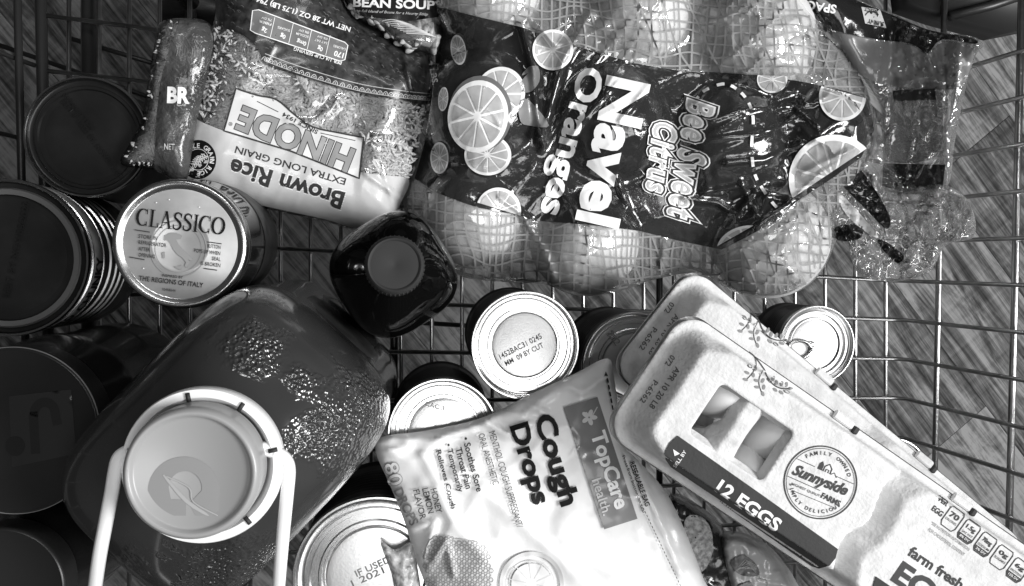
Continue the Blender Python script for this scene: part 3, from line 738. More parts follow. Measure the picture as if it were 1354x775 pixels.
# lace border along the dark print
path = spline([(349,80),(398,98),(470,119),(530,129),(568,133)], 24); pr = Print()
for k in range(0, len(path)-2, 3):
    c = path[k]; t = path[k+1]-path[k]; t = t/np.linalg.norm(t); nn = np.array([t[1],-t[0]])
    pr.ribbon([c+t*3.2*math.cos(a)+nn*(5*math.sin(a)) for a in np.linspace(0,math.pi,7)], 1.0)
    pr.disc(c[0]+nn[0]*2, c[1]+nn[1]*2, 1.0, n=6)
pr.ribbon(path+np.array([1.5,-9]), .9).ribbon(path, .8).build('lace_border', f1, LIGHTG, bag1, .0009)
pr = Print(); rs = np.random.RandomState(4)
for k in range(420):
    u, v = rs.uniform(285,575), rs.uniform(-5,118)
    if inside(darkp, np.array([u]), np.array([v]))[0] and pdist(darkp, np.array([u]), np.array([v]))[0] > 6 and not (322 < u < 466 and 5+(u-330)*.32 < v < 52+(u-330)*.32):
        a = rs.uniform(.2,.9); pr.ribbon([(u-2.5*math.cos(a),v-2.5*math.sin(a)),(u,v-1),(u+2.5*math.cos(a),v+2.5*math.sin(a))], .7)
pr.build('lace_pattern', f1, mat('lace grey ink', .13, .4), bag1, .0009)
# nutrition strip, upside down
nb = np.array([(334,14),(331,40),(338,44),(450,81),(456,79),(460,60),(456,56),(342,13)], float)
Print().poly(nb, 8).build('nutrition_box', f1, mat('grey box ink', .16, .35), bag1, .0009)
pr = Print(); pr.ribbon(nb, 1.3, True)
for k in range(1,5):
    a = np.array([336,28])+(np.array([458,68])-np.array([336,28]))*k/5; pr.ribbon([a+np.array([3,-13]), a+np.array([-3,13])], .8)
for k, (a_, b_, c_) in enumerate((('170','CALORIES',''),('0g','SAT FAT','0% DV'),('0mg','SODIUM','0% DV'),('0g','SUGARS',''),('2g','FIBER','7% DV'))):
    u, v = 447-k*24.6, 66-k*8.2
    pr.text(a_, u+1, v+6, 197, 7.5, None, .03); pr.text(b_, u+2, v-3, 197, 3.2, 17, .01)
    if c_: pr.text(c_, u+4, v-8, 197, 3, 14, .01)
pr.text('PER 1/4 CUP SERVING', 420, 74, 197, 4.6, 66, .015).text('NET WT 28 OZ (1.75 LB) 794 g', 398, 17, 198, 9, 138, .025)
pr.build('lettering', f1, WHITE, bag1, .0013)
hq = spline([(312,117),(340,126),(366,132),(390,152),(414,168),(450,176),(481,182)], 4)
hb = np.concatenate([hq, [(475,236),(440,222),(385,200),(296,173)]])
Print().poly(hb, 7).build('name_plate', f1, mat('pale plate ink', .62, .3, coat=.2), bag1, .0009)
pr = Print(); pr.ribbon(resample(hb, 6), 2.2, True)
pr.text('SINCE 1934', 397, 163, 208, 6, 52, .02).ribbon([(340,134),(368,148)], .9).ribbon([(424,176),(470,186)], .9).text('®', 305, 164, 200, 5)
pr.build('lettering', f1, DARKG, bag1, .0013)
T('HINODE', 390, 184, 201.5, 34, 160, f1, MIDG, bag1, .035, dz=.0013)
T('HINODE', 390, 184, 201.5, 34, 160, f1, DARKG, bag1, .06, dz=.0011, ref=.035)
T('EXTRA LONG GRAIN', 384, 219, 196.5, 9.5, 152, f1, DARKG, bag1, .02, dz=.0009)
T('Brown Rice', 379, 243, 197, 24, 156, f1, WHITE, bag1, .075, dz=.0008, ref=.03)
T('Brown Rice', 379, 243, 197, 24, 156, f1, DARKG, bag1, .03, dz=.0011)
Print().disc(262,211,24,26,step=6).build('badge', f1, BLACK, bag1, .0009)
pr = Print().arc('100% WHOLE GRAIN RICE ', 262, 211, 18.5, 118, 472, 6, .02)
pr.ring(262,211,13.5,.7,ry=14)
for s in (-1,0,1):
    st = spline([(256+s*2,222),(262+s*4,212),(270+s*5,203+abs(s)*3)], 4); pr.ribbon(st, .7)
    for k in range(2, len(st)-1):
        for q in (-1,1): pr.disc(st[k][0]+q*1.6, st[k][1]+q*.6, 1.5, .7, 8, 40+q*40)
pr.build('lettering', f1, WHITE, bag1, .0013)

# ---- second rice bag, on its side against the dark can
O2 = smooth([(211,30),(242,24),(276,30),(283,60),(272,110),(260,160),(248,236),(229,238),(201,224),(160,217),(172,190),(187,160),(197,100),(205,55)], 5)
def zr2(U, V):
    d = pdist(O2, U, V); U = np.asarray(U, float); V = np.asarray(V, float)
    n = ridged(U/22, V/90, 21)*.003+fbm(U/40,V/40,8)*.0015
    return .079+.013*prof(d/38)+n*prof(d/15)
def zr2b(U, V): return .079-(.040*np.clip((np.asarray(U,float)-205)/30,0,1))*prof(pdist(O2,U,V)/30)
f2 = over(zr2)
bag2 = thing('rice_bag', 'narrow rice bag on its side with dark stripe, between the dark can and HINODE bag', 'rice bag', p1(220,130,.078))
sheet('rice_mass', O2, lambda U,V: f2(U,V,-.004), RICEB, bag2, 8, lambda U,V: P(U,V,np.minimum(zr2b(U,V)+.0005, zr2(U,V)-.004)))
stripe = resample([(238,27),(275,31),(282,60),(272,110),(260,160),(248,234),(229,236),(204,224),(206,160),(212,108),(225,60)], 8)
grains('rice_grains', O2, f2, 1100, .0090, .0026, RICE, bag2, 6, (stripe,[(240,20),(300,20),(300,250),(225,250)]), -.0034, None, 9)
sheet('film', O2, lambda U,V: f2(U,V,0), CLEAR, bag2, 6, lambda U,V: P(U,V,zr2b(U,V)))
Print().poly(stripe, 6).build('printed_stripe', f2, mat('dark stripe film', .035, .18, 0, bump=(110,.9,.004), coat=.4, var=(25,.02,.09)), bag2, .0005, 10)
T('BR', 236, 126, 2, 22, 30, f2, WHITE, bag2, .045, dz=.001); T('NET', 224, 194, 2, 8, 14, f2, LIGHTG, bag2, .02, dz=.001)
pr = Print()
for k in range(12): pr.ribbon([(226+k*3.2,48+k%3*4),(232+k*3.2,60+k%2*5),(230+k*3.4,74)], .8)
pr.build('lace_pattern', f2, mat('lace grey ink', .13, .4), bag2, .001)

# ---- bean soup bag behind
O3 = smooth([(452,-70),(585,-70),(588,-10),(584,58),(570,72),(535,68),(505,46),(468,20),(448,-20)], 5)
def zr3(U, V): return .034+.026*prof(pdist(O3,U,V)/30)+.002*fbm(np.asarray(U)/30,np.asarray(V)/30,4)*prof(pdist(O3,U,V)/15)
f3 = over(zr3)
bag3 = thing('soup_mix_bag', 'black topped bag of BEAN SOUP mix tucked behind the rice bag', 'soup bag', p1(520,0,0))
sheet('contents', O3, lambda U,V: f3(U,V,-.004), mat('bean mass', .2, .8), bag3, 9, lambda U,V: P(U,V,.034-.033*prof(pdist(O3,U,V)/30)))
grains('dried_beans', O3, f3, 260, .010, .006, mat('dried bean', .4, .4, var=(120,.12,.6)), bag3, 8, (), -.003)
sheet('film', O3, lambda U,V: f3(U,V,0), CLEAR, bag3, 7, lambda U,V: P(U,V,.0335-.033*prof(pdist(O3,U,V)/30)))
Print().poly([(455,-60),(582,-60),(584,22),(540,28),(500,24),(472,20)], 8).build('printed_panel', f3, mat('black bag print', .012, .25, coat=.3), bag3, .0006, 12)
T('BEAN SOUP', 521, 5, 2, 12, 108, f3, WHITE, bag3, .03, dz=.0012); T('a full blend of Beans for a Hearty Soup', 520, 17, 3, 4.5, 92, f3, LIGHTG, bag3, .0, .3, dz=.0012)
pr = Print()
for k in range(9): pr.ribbon(spline([(505+k*4,28+k*2),(520+k*5,26+k*2.4),(545+k*4,33+k*2)],5), 1.1)
pr.build('lettering', f3, LIGHTG, bag3, .0012)

# ---- oranges and their bag
ORG = mat('orange peel', .72, .42, 0, bump=(420,.3,.001), var=(60,.66,.78), sss=.0)
OB = smooth([(577,-70),(577,20),(573,110),(564,170),(552,215),(542,238),(533,268),(544,300),(575,330),(603,362),(640,371),(715,376),(760,388),(792,391),(830,382),(868,369),(925,361),(965,384),(1005,393),(1050,388),(1086,360),(1108,312),(1134,250),(1158,185),(1155,130),(1128,80),(1086,36),(1052,-10),(1035,-70)], 4)
orp = [(648,-2,79),(838,22,82),(992,58,90),(625,284,74),(772,318,79),(1016,316,84)]
ocs = []
ORL = ['orange under the net beside the BEAN SOUP bag', 'orange under the net next to the N of Navel', 'big orange under the net touching the spaghetti packet', 'orange under the net between the black bottle and Oranges lettering', 'orange under the net below Navel, facing the silver cans', 'orange under the net by the gathered film tail']
for k, (u, v, r) in enumerate(orp):
    zc_ = .046; c = p1(u, v, zc_); rr = r*depth(c)/F*.93; c = p1(u, v, rr+.001); ocs.append((c, rr))
    a = np.linspace(0, 2*np.pi, 40, endpoint=False); vs = []; fs = []
    for i in range(21):
        ph = math.pi*i/20
        for t in a:
            d = rr*(1+.008*math.sin(3*t+k)*math.sin(ph)) - (.0025*math.exp(-((ph)/.12)**2))
            vs.append((d*math.sin(ph)*math.cos(t), d*math.sin(ph)*math.sin(t), d*.98*math.cos(ph)))
    for i in range(20):
        for j in range(40): fs.append((i*40+j, (i+1)*40+j, (i+1)*40+(j+1)%40, i*40+(j+1)%40))
    o = obj('orange', vs, fs, ORG); o.location = c; o.rotation_euler = (.9+k, .7*k, k*1.3)
    tag(o, ORL[k], 'orange', 'oranges in the net bag')
    bm = bmesh.new(); bm.from_mesh(o.data); bmesh.ops.remove_doubles(bm, verts=bm.verts, dist=1e-6); bm.to_mesh(o.data); bm.free()
hid = [(640,150,80),(800,170,84),(950,190,84),(1070,190,70)]
hcs = [(p1(u,v,.047), r*depth(p1(u,v,.047))/F) for u,v,r in hid]
def zob(U, V):
    """film lying over the fruit: fruit tops where there is fruit, sagging between"""
    U = np.asarray(U, float); V = np.asarray(V, float); d = pdist(OB, U, V)
    Z = .014+.062*prof(d/120, 1.8); 
    rd = rays(U, V); rd = rd/np.linalg.norm(rd, axis=-1)[...,None]
    for (c, r) in ocs+hcs:
        oc = C3-np.array(c); bq = rd @ oc; q = bq*bq-(oc@oc-(r*1.03)**2)
        t = -bq-np.sqrt(np.maximum(q, 0)); zz = np.where(q > 0, D+t*rd[...,2], 0)
        k = .006; h = np.clip(.5+.5*(zz-Z)/k, 0, 1); Z = np.where(zz > 0, Z*(1-h)+zz*h+k*h*(1-h), Z)
    return Z
CRE = [([(690,30),(705,90),(715,180)],.010,12),([(716,185),(745,80),(780,20)],.010,12),([(700,20),(735,60),(770,52),(800,35)],.009,14),([(850,8),(790,80),(740,160),(715,200)],.004,4),([(880,0),(835,60),(800,120)],.003,4),([(728,220),(770,160),(815,110)],.003,4),
       ([(938,160),(985,144),(1050,140),(1080,165)],.004,5),([(960,215),(1010,212),(1060,190)],.005,6),([(930,185),(1000,178),(1070,150)],.003,5),([(905,262),(950,268),(975,286),(1000,250),(1050,262)],.005,6),([(930,255),(985,246)],.004,6),([(980,240),(1000,285)],.004,6),
       ([(730,230),(760,280),(765,300)],.004,5),([(815,235),(830,275)],.004,5),([(560,200),(580,235)],.002,6),([(660,260),(700,290)],.004,7),([(690,285),(720,330),(735,370)],.004,5),([(780,300),(770,385)],.003,5),([(880,320),(870,365),(850,380)],.004,8),([(1050,60),(1090,40),(1120,90)],.005,8),([(1080,100),(1130,110)],.005,8),([(860,20),(870,60)],.003,5),([(1000,300),(1060,260),(1110,270)],.005,6),([(1020,340),(1060,370)],.005,7),([(1080,280),(1100,330)],.006,8),([(1060,230),(1120,200)],.004,6),([(820,160),(860,110)],.003,4)]
def zob2(U, V):
    U = np.asarray(U, float); V = np.asarray(V, float); e = prof(pdist(OB, U, V)/12)
    w_ = np.clip((U-850)/200, .25, 1)
    return zob(U, V)+.0012+e*(seg_bumps(U, V, CRE)*1.0+ridged(U/38, V/55, 31)*.0028*w_+(1-np.abs(vn((U+V)/38,(V-U)/90,77)))**5*.0045*w_+(1-np.abs(vn((U-.5*V)/60,(V+.5*U)/44,79)))**6*.004*w_)
band = np.array([(578,9),(635,23),(690,36),(725,50),(759,60),(808,75),(850,86),(895,93),(950,96),(1008,100),(1060,108),(1085,113),(1120,121),(1149,131),(1156,172),(1139,208),(1100,236),(1053,267),(1030,290),(990,312),(954,330),(900,319),(844,305),(776,297),(699,291),(688,285),(634,275),(612,268),(574,253),(548,236),(560,195),(570,150),(575,100),(577,60)], float)
fo_ = over(zob2); fo_.fine = 1
obag = thing('orange_bag', 'clear net bag of navel oranges with dark printed band', 'fruit bag', p1(840,190,0))
BANDM = mat('dark band film', .022, .16, 0, bump=(90,.6,.0025), coat=1.0, var=(12,.016,.032))
sheet('printed_band', resample(band, 6), lambda U,V: fo_(U,V,.0008), BANDM, obag, 3.6)
SEAL = film('bag bottom film', .75, .25, .02, .25)
sheet('bag_film', OB, lambda U,V: fo_(U,V,np.where(inside(band,U,V) & (pdist(band,U,V) > 5), -.005, 0)), film('orange bag film', .98, .05, .05, .16, (70,.35,.002)), obag, 5, lambda U,V: P(U,V,.0135-.012*prof(pdist(OB,U,V)/40)))
# netting: two families of strands over the fruit, none under the band
NET = mat('net strand', .27, .5); pr = Print()
topreg = lambda u, v: inside(OB, u, v) & ~inside(band, u, v) & (pdist(OB, u, v) > 2)
def strand(path, wd):
    path = np.array(path); k = topreg(path[:,0], path[:,1]); run = []
    for ok, p in zip(k, path):
        if ok: run.append(p)
        else:
            if len(run) > 3: pr.ribbon(run, wd)
            run = []
    if len(run) > 3: pr.ribbon(run, wd)
for i in range(44):
    t = np.arange(-60, 400, 4.); u0 = 530+i*14.5
    strand(np.stack([u0+5*vn(t/50, np.full(t.shape, i*.35), 2)+3*np.sin(t/47+i)+(t-200)*.06*np.sin(i*.4), t], 1), 2.5)
for i in range(36):
    t = np.arange(530, 1170, 4.); v0 = -50+i*13.
    strand(np.stack([t, v0+6*vn(t/55, np.full(t.shape, i*.3), 3)+3.5*np.sign(np.sin(t/11.8+i*math.pi))*np.abs(np.sin(t/11.8))*(i%2)+(t-850)*.04], 1), 2.2)
for i in range(20):
    t = np.arange(-60, 400, 4.); u0 = 480+i*37
    k_ = u0+(t+60)*.42+6*vn(t/60, np.full(t.shape, i*.7), 6)
    k_ = np.where(k_ > 840, k_, -999); strand(np.stack([k_, t], 1), 2.4)
nt_ = pr.build('netting', fo_, NET, obag, .0006, 9); nt_['kind'] = 'stuff'
# fruit slices printed on the band
SL1 = mat('slice flesh ink', .40, .3, coat=.3, var=(90,.33,.47)); SL2 = mat('slice pith ink', .80, .3, coat=.3)
def slice_(u, v, rx, ry, rot=0, clips=(), nseg=10, a0=0):
    t = np.linspace(0, 2*np.pi, 44, endpoint=False); ra = math.radians(rot)
    tr = lambda x, y: np.stack([u+x*math.cos(ra)-y*math.sin(ra), v+x*math.sin(ra)+y*math.cos(ra)], 1)
    def cl(q):
        for c in clips: 
            if len(q) > 2: q = clip_half(q, *c)
        return q
    q = cl(tr(rx*np.cos(t), ry*np.sin(t)))
    base = Print(); base.poly(q, 8 if rx > 20 else None); base.build('fruit_slice', fo_, SL2, obag, .0016, 8)
    pr = Print()
    for k in range(nseg):
        b = 2*math.pi*(k+a0)/nseg; w_ = math.pi/nseg
        aa = np.linspace(b-w_*.86, b+w_*.86, 7); x = [.12*math.cos(b)]+list(.86*np.cos(aa)); y = [.12*math.sin(b)]+list(.86*np.sin(aa))
        s = cl(tr(rx*np.array(x), ry*np.array(y)))
        if len(s) > 2: pr.poly(s)
    pr.build('fruit_segments', fo_, SL1, obag, .0022, 8)
slice_(661,124,33,36,20); slice_(645,205,31,27,0,(((600,181),(700,186)),)[:0]); 
Print().disc(635,150,42,50,step=8).build('fruit_rind', fo_, mat('rind ink', .14, .3, coat=.3), obag, .0026)
def big():
    global fo_
    keep = fo_; fo_ = lambda U,V,dz=0: keep(U,V,dz+.0014); fo_.fine = 1; slice_(632,154,40,48,8); fo_ = keep
big()
slice_(606,66,10,20,-8); slice_(586,131,6.5,16,5); slice_(581,209,12,21,0)
slice_(731,66,27,27,0)
slice_(659,279,30,31,0,(((560,246),(700,289)),)); slice_(1021,105,20,18,0,(((1200,108),(1000,99)),)); slice_(1114,128,31,32,0,(((1160,134),(1060,107)),))
slice_(1103,238,60,60,0,(((1030,274),(1160,187)),), 12); slice_(985,325,38,26,-15,(((930,336),(1060,262)),))
for pts in ([(683,118),(700,95),(712,90),(713,108),(700,122)],[(686,135),(700,133),(726,166),(700,166),(688,160)],[(690,100),(700,88),(712,89)]):
    Print().poly(smooth(pts,4)).build('leaf_print', fo_, mat('leaf ink', .17, .3, coat=.3), obag, .0016)
T('Navel', 810, 201, 102.5, 60, 196, fo_, WHITE, obag, .035, dz=.0016)
T('Oranges', 752, 186, 105.5, 46, 202, fo_, WHITE, obag, .03, dz=.0016)
for s, u, v, an, H, W in (('Bee Sweet', 914, 211, 100, 38, 158),('Citrus', 875, 209, 97, 32, 92)):
    for bo, m_, dz in ((.15, WHITE, .0014),(.115, DARKG, .0018),(.055, WHITE, .0022),(.0, mat('logo fill', .45, .35), .0026)):
        T(s, u, v, an, H, W, fo_, m_, obag, bo, .25, dz=dz, ref=.02, spacing=1.14)
dp = spline([(920,132),(933,119),(958,111),(977,120),(990,136),(996,158),(994,194),(997,226),(1006,246),(1024,271),(1036,281)], 10)
pr = Print()
for k in range(0, len(dp)-4, 8): pr.ribbon(dp[k:k+5], 4)
pr.build('dashed_trail', fo_, WHITE, obag, .0014)
T('4 LBS.', 573, 96, 80, 8, 32, fo_, WHITE, obag, .02, dz=.0014)
# gathered film tail of the bag with dark scraps of the band
O5 = smooth([(1118,225),(1150,180),(1180,190),(1200,235),(1252,245),(1283,270),(1288,312),(1250,325),(1228,360),(1180,372),(1135,362),(1118,315),(1098,300),(1100,262)], 6)
def zt(U, V):
    U = np.asarray(U, float); V = np.asarray(V, float); e = prof(pdist(O5, U, V)/14)
    return .030+.00078*np.maximum(0,U-1185)+e*(.012*ridged(U/26, V/19, 50)+.014*ridged((U+V)/30,(V-U)/22, 60)+.013*(1-np.abs(vn((U+.6*V)/34,(V-.6*U)/60,88)))**5+.012*(1-np.abs(vn((U-.9*V)/30,(V+.9*U)/64,98)))**5)
sheet('gathered_film', O5, lambda U,V: P(U,V,zt(U,V)), CLEAR2, obag, 4, lambda U,V: P(U,V,.029+.00078*np.maximum(0,U-1185)-.006*ridged(np.asarray(U)/20,np.asarray(V)/24,91)*prof(pdist(O5,U,V)/14)))
ft = over(lambda U,V: zt(U,V)+.002)
DS = mat('dark scrap film', .012, .14, 0, coat=.6)
for pts in ([(1112,240),(1130,220),(1150,240),(1176,285),(1172,303),(1150,282)],[(1160,318),(1172,320),(1195,338),(1187,348),(1172,336)],[(1105,300),(1140,298),(1136,316),(1108,318)]):
    sheet('band_scrap', smooth(pts,4), lambda U,V: ft(U,V,.0), DS, obag, 4, lambda U,V: ft(U,V,-.0012))
pr = Print().poly(smooth([(1105,255),(1118,262),(1160,310),(1150,310),(1120,285)],4))
pr.build('band_scrap', ft, WHITE, obag, .0004)

# ---- spaghetti packet at the far corner
O6 = smooth([(1010,-60),(1060,8),(1098,42),(1125,88),(1150,122),(1162,150),(1168,200),(1164,245),(1192,256),(1250,250),(1262,190),(1276,120),(1290,74),(1300,60),(1285,48),(1230,40),(1180,18),(1120,-10),(1090,-60)], 5)
def zs(U, V):
    U = np.asarray(U, float); V = np.asarray(V, float); d = pdist(O6, U, V)
    body = .022+.00078*np.maximum(0,U-1180)+.024*prof(d/34)*np.clip((1230-U)/120,.35,1)
    return body+prof(d/10)*((ridged(U/14, V/75, 40)*.005+.009*(1-np.abs(vn(U/15+V/90, V/70, 45)))**6)*np.clip((U-1140)/60,0,1)+ridged((U-V)/40,(U+V)/60,43)*.003+seg_bumps(U,V,[([(1174,122),(1168,200)],.006,4),([(1186,125),(1176,210)],.005,4),([(1190,150),(1208,185),(1198,246)],.006,4),([(1228,122),(1236,165),(1222,182),(1212,160)],.006,4),([(1246,90),(1248,150),(1240,200),(1190,240)],.005,4),([(1262,70),(1256,120),(1250,200)],.006,5),([(1204,60),(1214,110)],.004,5),([(1228,70),(1240,112)],.004,5)]))
f6 = over(zs)
sp = thing('spaghetti_packet', 'crumpled clear packet of spaghetti with black printed end beside the orange bag', 'pasta packet', p1(1190,100,0))
sheet('film', O6, lambda U,V: f6(U,V,0), CLEAR2, sp, 4, lambda U,V: P(U,V,.021+.00078*np.maximum(0,U-1180)-.012*prof(pdist(O6,U,V)/30)))
PB = mat('black packet print', .014, .18, 0, coat=.4, bump=(60,.4,.003))
b1 = smooth([(1010,-55),(1052,-6),(1078,18),(1096,38),(1160,52),(1205,58),(1226,70),(1246,52),(1290,58),(1284,50),(1230,40),(1180,20),(1120,-8),(1090,-55)], 4)
Print().poly(b1, 6).build('printed_end', f6, PB, sp, .0006, 8)
g1 = smooth([(1092,42),(1160,54),(1205,60),(1226,72),(1246,56),(1286,64),(1278,104),(1262,118),(1200,116),(1160,110),(1130,92),(1112,66)], 4)
Print().poly(g1, 6).build('grey_panel', f6, mat('grey packet print', .20, .25, 0, coat=.3, var=(14,.17,.24)), sp, .0006, 8)
Print().poly(smooth([(1176,122),(1240,120),(1246,140),(1240,205),(1176,212),(1170,160)],4), 6).build('tinted_panel', f6, film('tinted panel film', .42, .08, .05, .12), sp, .0006, 8)
Print().poly([(1168,216),(1250,218),(1246,250),(1194,254),(1166,246)], 6).build('black_strip', f6, PB, sp, .0008, 8)
Print().poly([(1180,120),(1236,117),(1238,132),(1182,134)], 6).build('black_strip', f6, DARKG, sp, .001, 8)
T('SPAGHETTI', 1064, 6, 189, 12, 84, f6, WHITE, sp, .03, dz=.0012)
Print().poly([(1139,9),(1164,13),(1172,37),(1144,31)], 6).build('maker_badge', f6, LIGHTG, sp, .0012)
Print().text('SUNNY', 1158, 30, 192, 6, 22, .03).text('SELECT', 1152, 14, 192, 4.5, 18, .02).ribbon([(1148+9*math.cos(a)+5,24-7*math.sin(a)-2) for a in np.linspace(.3,2.9,9)], 1.5).build('lettering', f6, DARKG, sp, .0016)
SPG = mat('spaghetti strand', .55, .5)
for k in range(26):
    u = 1093+k*3.6; v = 96+k*1.6; a = p1(u, v-10+6*math.sin(k*2.), .021+.004*(k%3)); b_ = p1(u+70, v+26+6*math.sin(k), .021+.004*((k+1)%3))
    if u+70 < 1165: tube('spaghetti_strand', [a, b_], .0009, SPG, sp, 6)
for k in range(22):
    a = p1(1100+k*1.4, 84+k*1.5, .034+.001*(k%2)); b_ = p1(1150+k*1.0, 104+k*2.4, .030+.001*(k%2)); tube('spaghetti_strand', [a, b_], .0009, SPG, sp, 6)

# ================================================================== cough drops bag lying across the can lids
O7 = smooth([(497,598),(505,578),(560,570),(618,558),(655,545),(700,522),(760,494),(803,474),(812,500),(817,540),(822,585),(845,610),(880,650),(905,700),(930,765),(955,840),(760,880),(600,860),(566,780),(548,735),(535,690),(515,640)], 5)
CW = [([(510,578),(570,585),(640,560),(655,548)],.004,8),([(640,556),(668,575),(700,560)],.005,9),([(660,545),(690,550),(730,520)],.004,9),([(690,530),(720,545)],.004,8),([(740,505),(770,520),(800,500)],.003,8),([(560,600),(600,690),(560,760)],.003,14),([(540,700),(575,690),(560,740)],.005,9),([(575,740),(590,715),(600,760)],.004,8),([(800,500),(818,560),(860,660),(900,760)],.003,7),([(500,600),(540,590)],.003,8),([(640,650),(700,700),(760,760)],.003,22),([(560,640),(640,740)],.003,20)]
def zc7(U, V):
    U = np.asarray(U, float); V = np.asarray(V, float); d = pdist(O7, U, V)
    return .1142+.018*prof(d/80)+prof(d/16)*(seg_bumps(U,V,CW)+.0022*fbm(U/60,V/60,12)+.0014*(1-np.abs(vn((U+V)/70,(V-U)/130,33)))**6+.0035*ridged(U/26,V/34,14)*np.exp(-d/16))
f7 = over(zc7); f7.fine = 1
WB = mat('white pouch film', .70, .34, 0, bump=(45,.30,.0025), coat=.15)
cb = thing('cough_drops_bag', 'white pouch of honey lemon cough drops lying over the tin can lids', 'cough drops', p1(700,650,.1135))
sheet('pouch', O7, lambda U,V: f7(U,V,0), WB, cb, 5, lambda U,V: P(U,V,.1141-.0003*prof(pdist(O7,U,V)/60)))
T('Cough', 733, 609, 73, 36, 124, f7, BLACK, cb, .035, dz=.0008)
T('Drops', 698, 614, 73, 33, 110, f7, BLACK, cb, .035, dz=.0008)
Print().poly([(745,539),(790,525),(843,686),(799,700)], 7).build('brand_block', f7, mat('brand block ink', .17, .3, 0, coat=.2), cb, .0008, 10)
T('TopCare', 804, 622, 71.5, 27, 106, f7, WHITE, cb, .03, dz=.0014)
T('health.', 796, 657, 72, 13, 50, f7, LIGHTG, cb, .012, dz=.0014)
pr = Print()
for k in range(5): a = 2*math.pi*k/5; pr.disc(779+6*math.cos(a), 552+6*math.sin(a), 5, 3, 12, math.degrees(a))
pr.ribbon([(775,545),(782,552),(790,538)], 1.5).build('petal_mark', f7, LIGHTG, cb, .0014)
pr = Print().text('MENTHOL COUGH SUPPRESSANT/', 669, 634, 73.5, 9, 132).text('ORAL ANESTHETIC', 646, 607, 73.5, 8.5, 70)
pr.build('lettering', f7, mat('slate ink', .07, .6, spec=.2), cb, .0008)
pr = Print().text('• Soothes Sore', 625, 614, 75, 9, 74, .02).text('Throat Pain', 613, 619, 75, 9, 56, .02).text('• Temporarily', 600, 619, 75, 10, 66, .02).text('Relieves Cough', 589, 634, 75, 9, 80, .02)
pr.build('lettering', f7, DARKG, cb, .0008)
T('80', 520, 627, 74, 21, 32, f7, MIDG, cb, .04, dz=.0008); T('80', 520, 627, 74, 21, 32, f7, WB, cb, .012, dz=.0012, ref=.04)
T('DROPS', 537, 670, 64, 13, 52, f7, MIDG, cb, .02, dz=.0008)
Print().text('HONEY', 577, 662, 76, 8.5, 33, .01).text('LEMON', 566, 662, 76, 8.5, 34, .01).text('FLAVOR', 555, 667, 76, 8.5, 40, .01).build('lettering', f7, mat('slate ink', .07, .6, spec=.2), cb, .0008)
hreg = smooth([(568,715),(600,712),(640,722),(650,750),(645,800),(585,800),(562,760)], 4)
Print().poly(hreg, 7).build('honeycomb_print', f7, mat('honeycomb ink', .55, .35, var=(40,.42,.66)), cb, .0006, 9)
pr = Print()
for j in range(14):
    for i in range(14):
        u = 562+i*7+(j%2)*3.5; v = 712+j*6.1
        if inside(hreg, np.array([u]), np.array([v]))[0]: pr.ring(u, v, 2.9, 1.3, 6)
pr.build('honeycomb_cells', f7, mat('cell ink', .27, .35), cb, .001)
pr = Print().ring(703, 772, 40, 5).ring(703,772,30,1.2)
for k in range(10): a = 2*math.pi*k/10+.2; pr.ribbon([(703+7*math.cos(a),772+7*math.sin(a)),(703+29*math.cos(a),772+29*math.sin(a))], 1.4)
pr.build('lemon_print', f7, mat('lemon ink', .58, .35), cb, .0008)
Print().disc(703,772,27,step=8).build('lemon_print', f7, mat('lemon flesh ink', .68, .35), cb, .0006)
Print().text('RESEALABLE BAG', 846, 640, 70, 7, 62, .02).text('▲' if False else 'Press from bottom to seal', 838, 640, 70, 4, 80, .01).build('lettering', f7, BLACK, cb, .0008)
pr = Print().poly([(799,497),(804,497),(801,491)])
for k in range(9): pr.ribbon([(803+k*1.6,500+k*9),(804.3+k*1.6,506+k*9)], 2)
for k in range(26): pr.ribbon([(846+k*2.3,662+k*4.8),(847+k*2.3,664.6+k*4.8)], 1)
pr.build('tear_marks', f7, DARKG, cb, .0008)

# ================================================================== egg cartons
CARTON = mat('moulded paper pulp', .60, .85, 0, bump=(420,.6,.0011), var=(120,.52,.66), spec=.2)
CARTD = mat('carton print grey', .04, .7, 0, bump=(420,.4,.0008), spec=.2); CINK = mat('carton ink', .05, .7, spec=.2); CWHITE = mat('carton white print', .75, .8, spec=.2)
CL, CWD, HT = .345, .095, .0640
def rrect(x0, y0, x1, y1, r, n=8):
    out = []
    for cx, cy, a0 in ((x1-r,y1-r,0),(x0+r,y1-r,90),(x0+r,y0+r,180),(x1-r,y0+r,270)):
        for k in range(n+1): a = math.radians(a0+90*k/n); out.append((cx+r*math.cos(a), cy+r*math.sin(a)))
    return np.array(out)
FLG = .0375
class Carton:
    def __init__(s, name, label, mid, zbase, group):
        a = p1(mid[0], mid[1], zbase+FLG); b = p1(mid[0]+300*math.cos(math.radians(mid[2])), mid[1]+300*math.sin(math.radians(mid[2])), zbase+FLG)
        d = (b-a).normalized(); s.th = math.atan2(d.y, d.x); s.o = Vector((a.x, a.y, zbase)); s.z0 = zbase
        from mathutils import Quaternion
        s.root = thing(name, label, 'egg carton', s.o, Quaternion((0,0,1), s.th), group)
    def local(s, q):
        c, n = math.cos(s.th), math.sin(s.th); x = q[...,0]-s.o.x; y = q[...,1]-s.o.y
        return x*c+y*n, -x*n+y*c
    def lidz(s, x, y): return lid_h(x, y)
    def fm(s, U, V, dz=0):
        dz = dz*.5
        z = np.full(np.shape(U), s.z0+HT)
        for _ in range(8):
            q = P(U, V, z); x, y = s.local(q); z = .5*z+.5*(s.z0+lid_h(x, y))
        return P(U, V, z+dz)
out_rr = rrect(0, -CWD/2, CL, CWD/2, .018); in_rr = rrect(.0045, -CWD/2+.0045, CL-.0045, CWD/2-.0045, .0165)
VAL = None
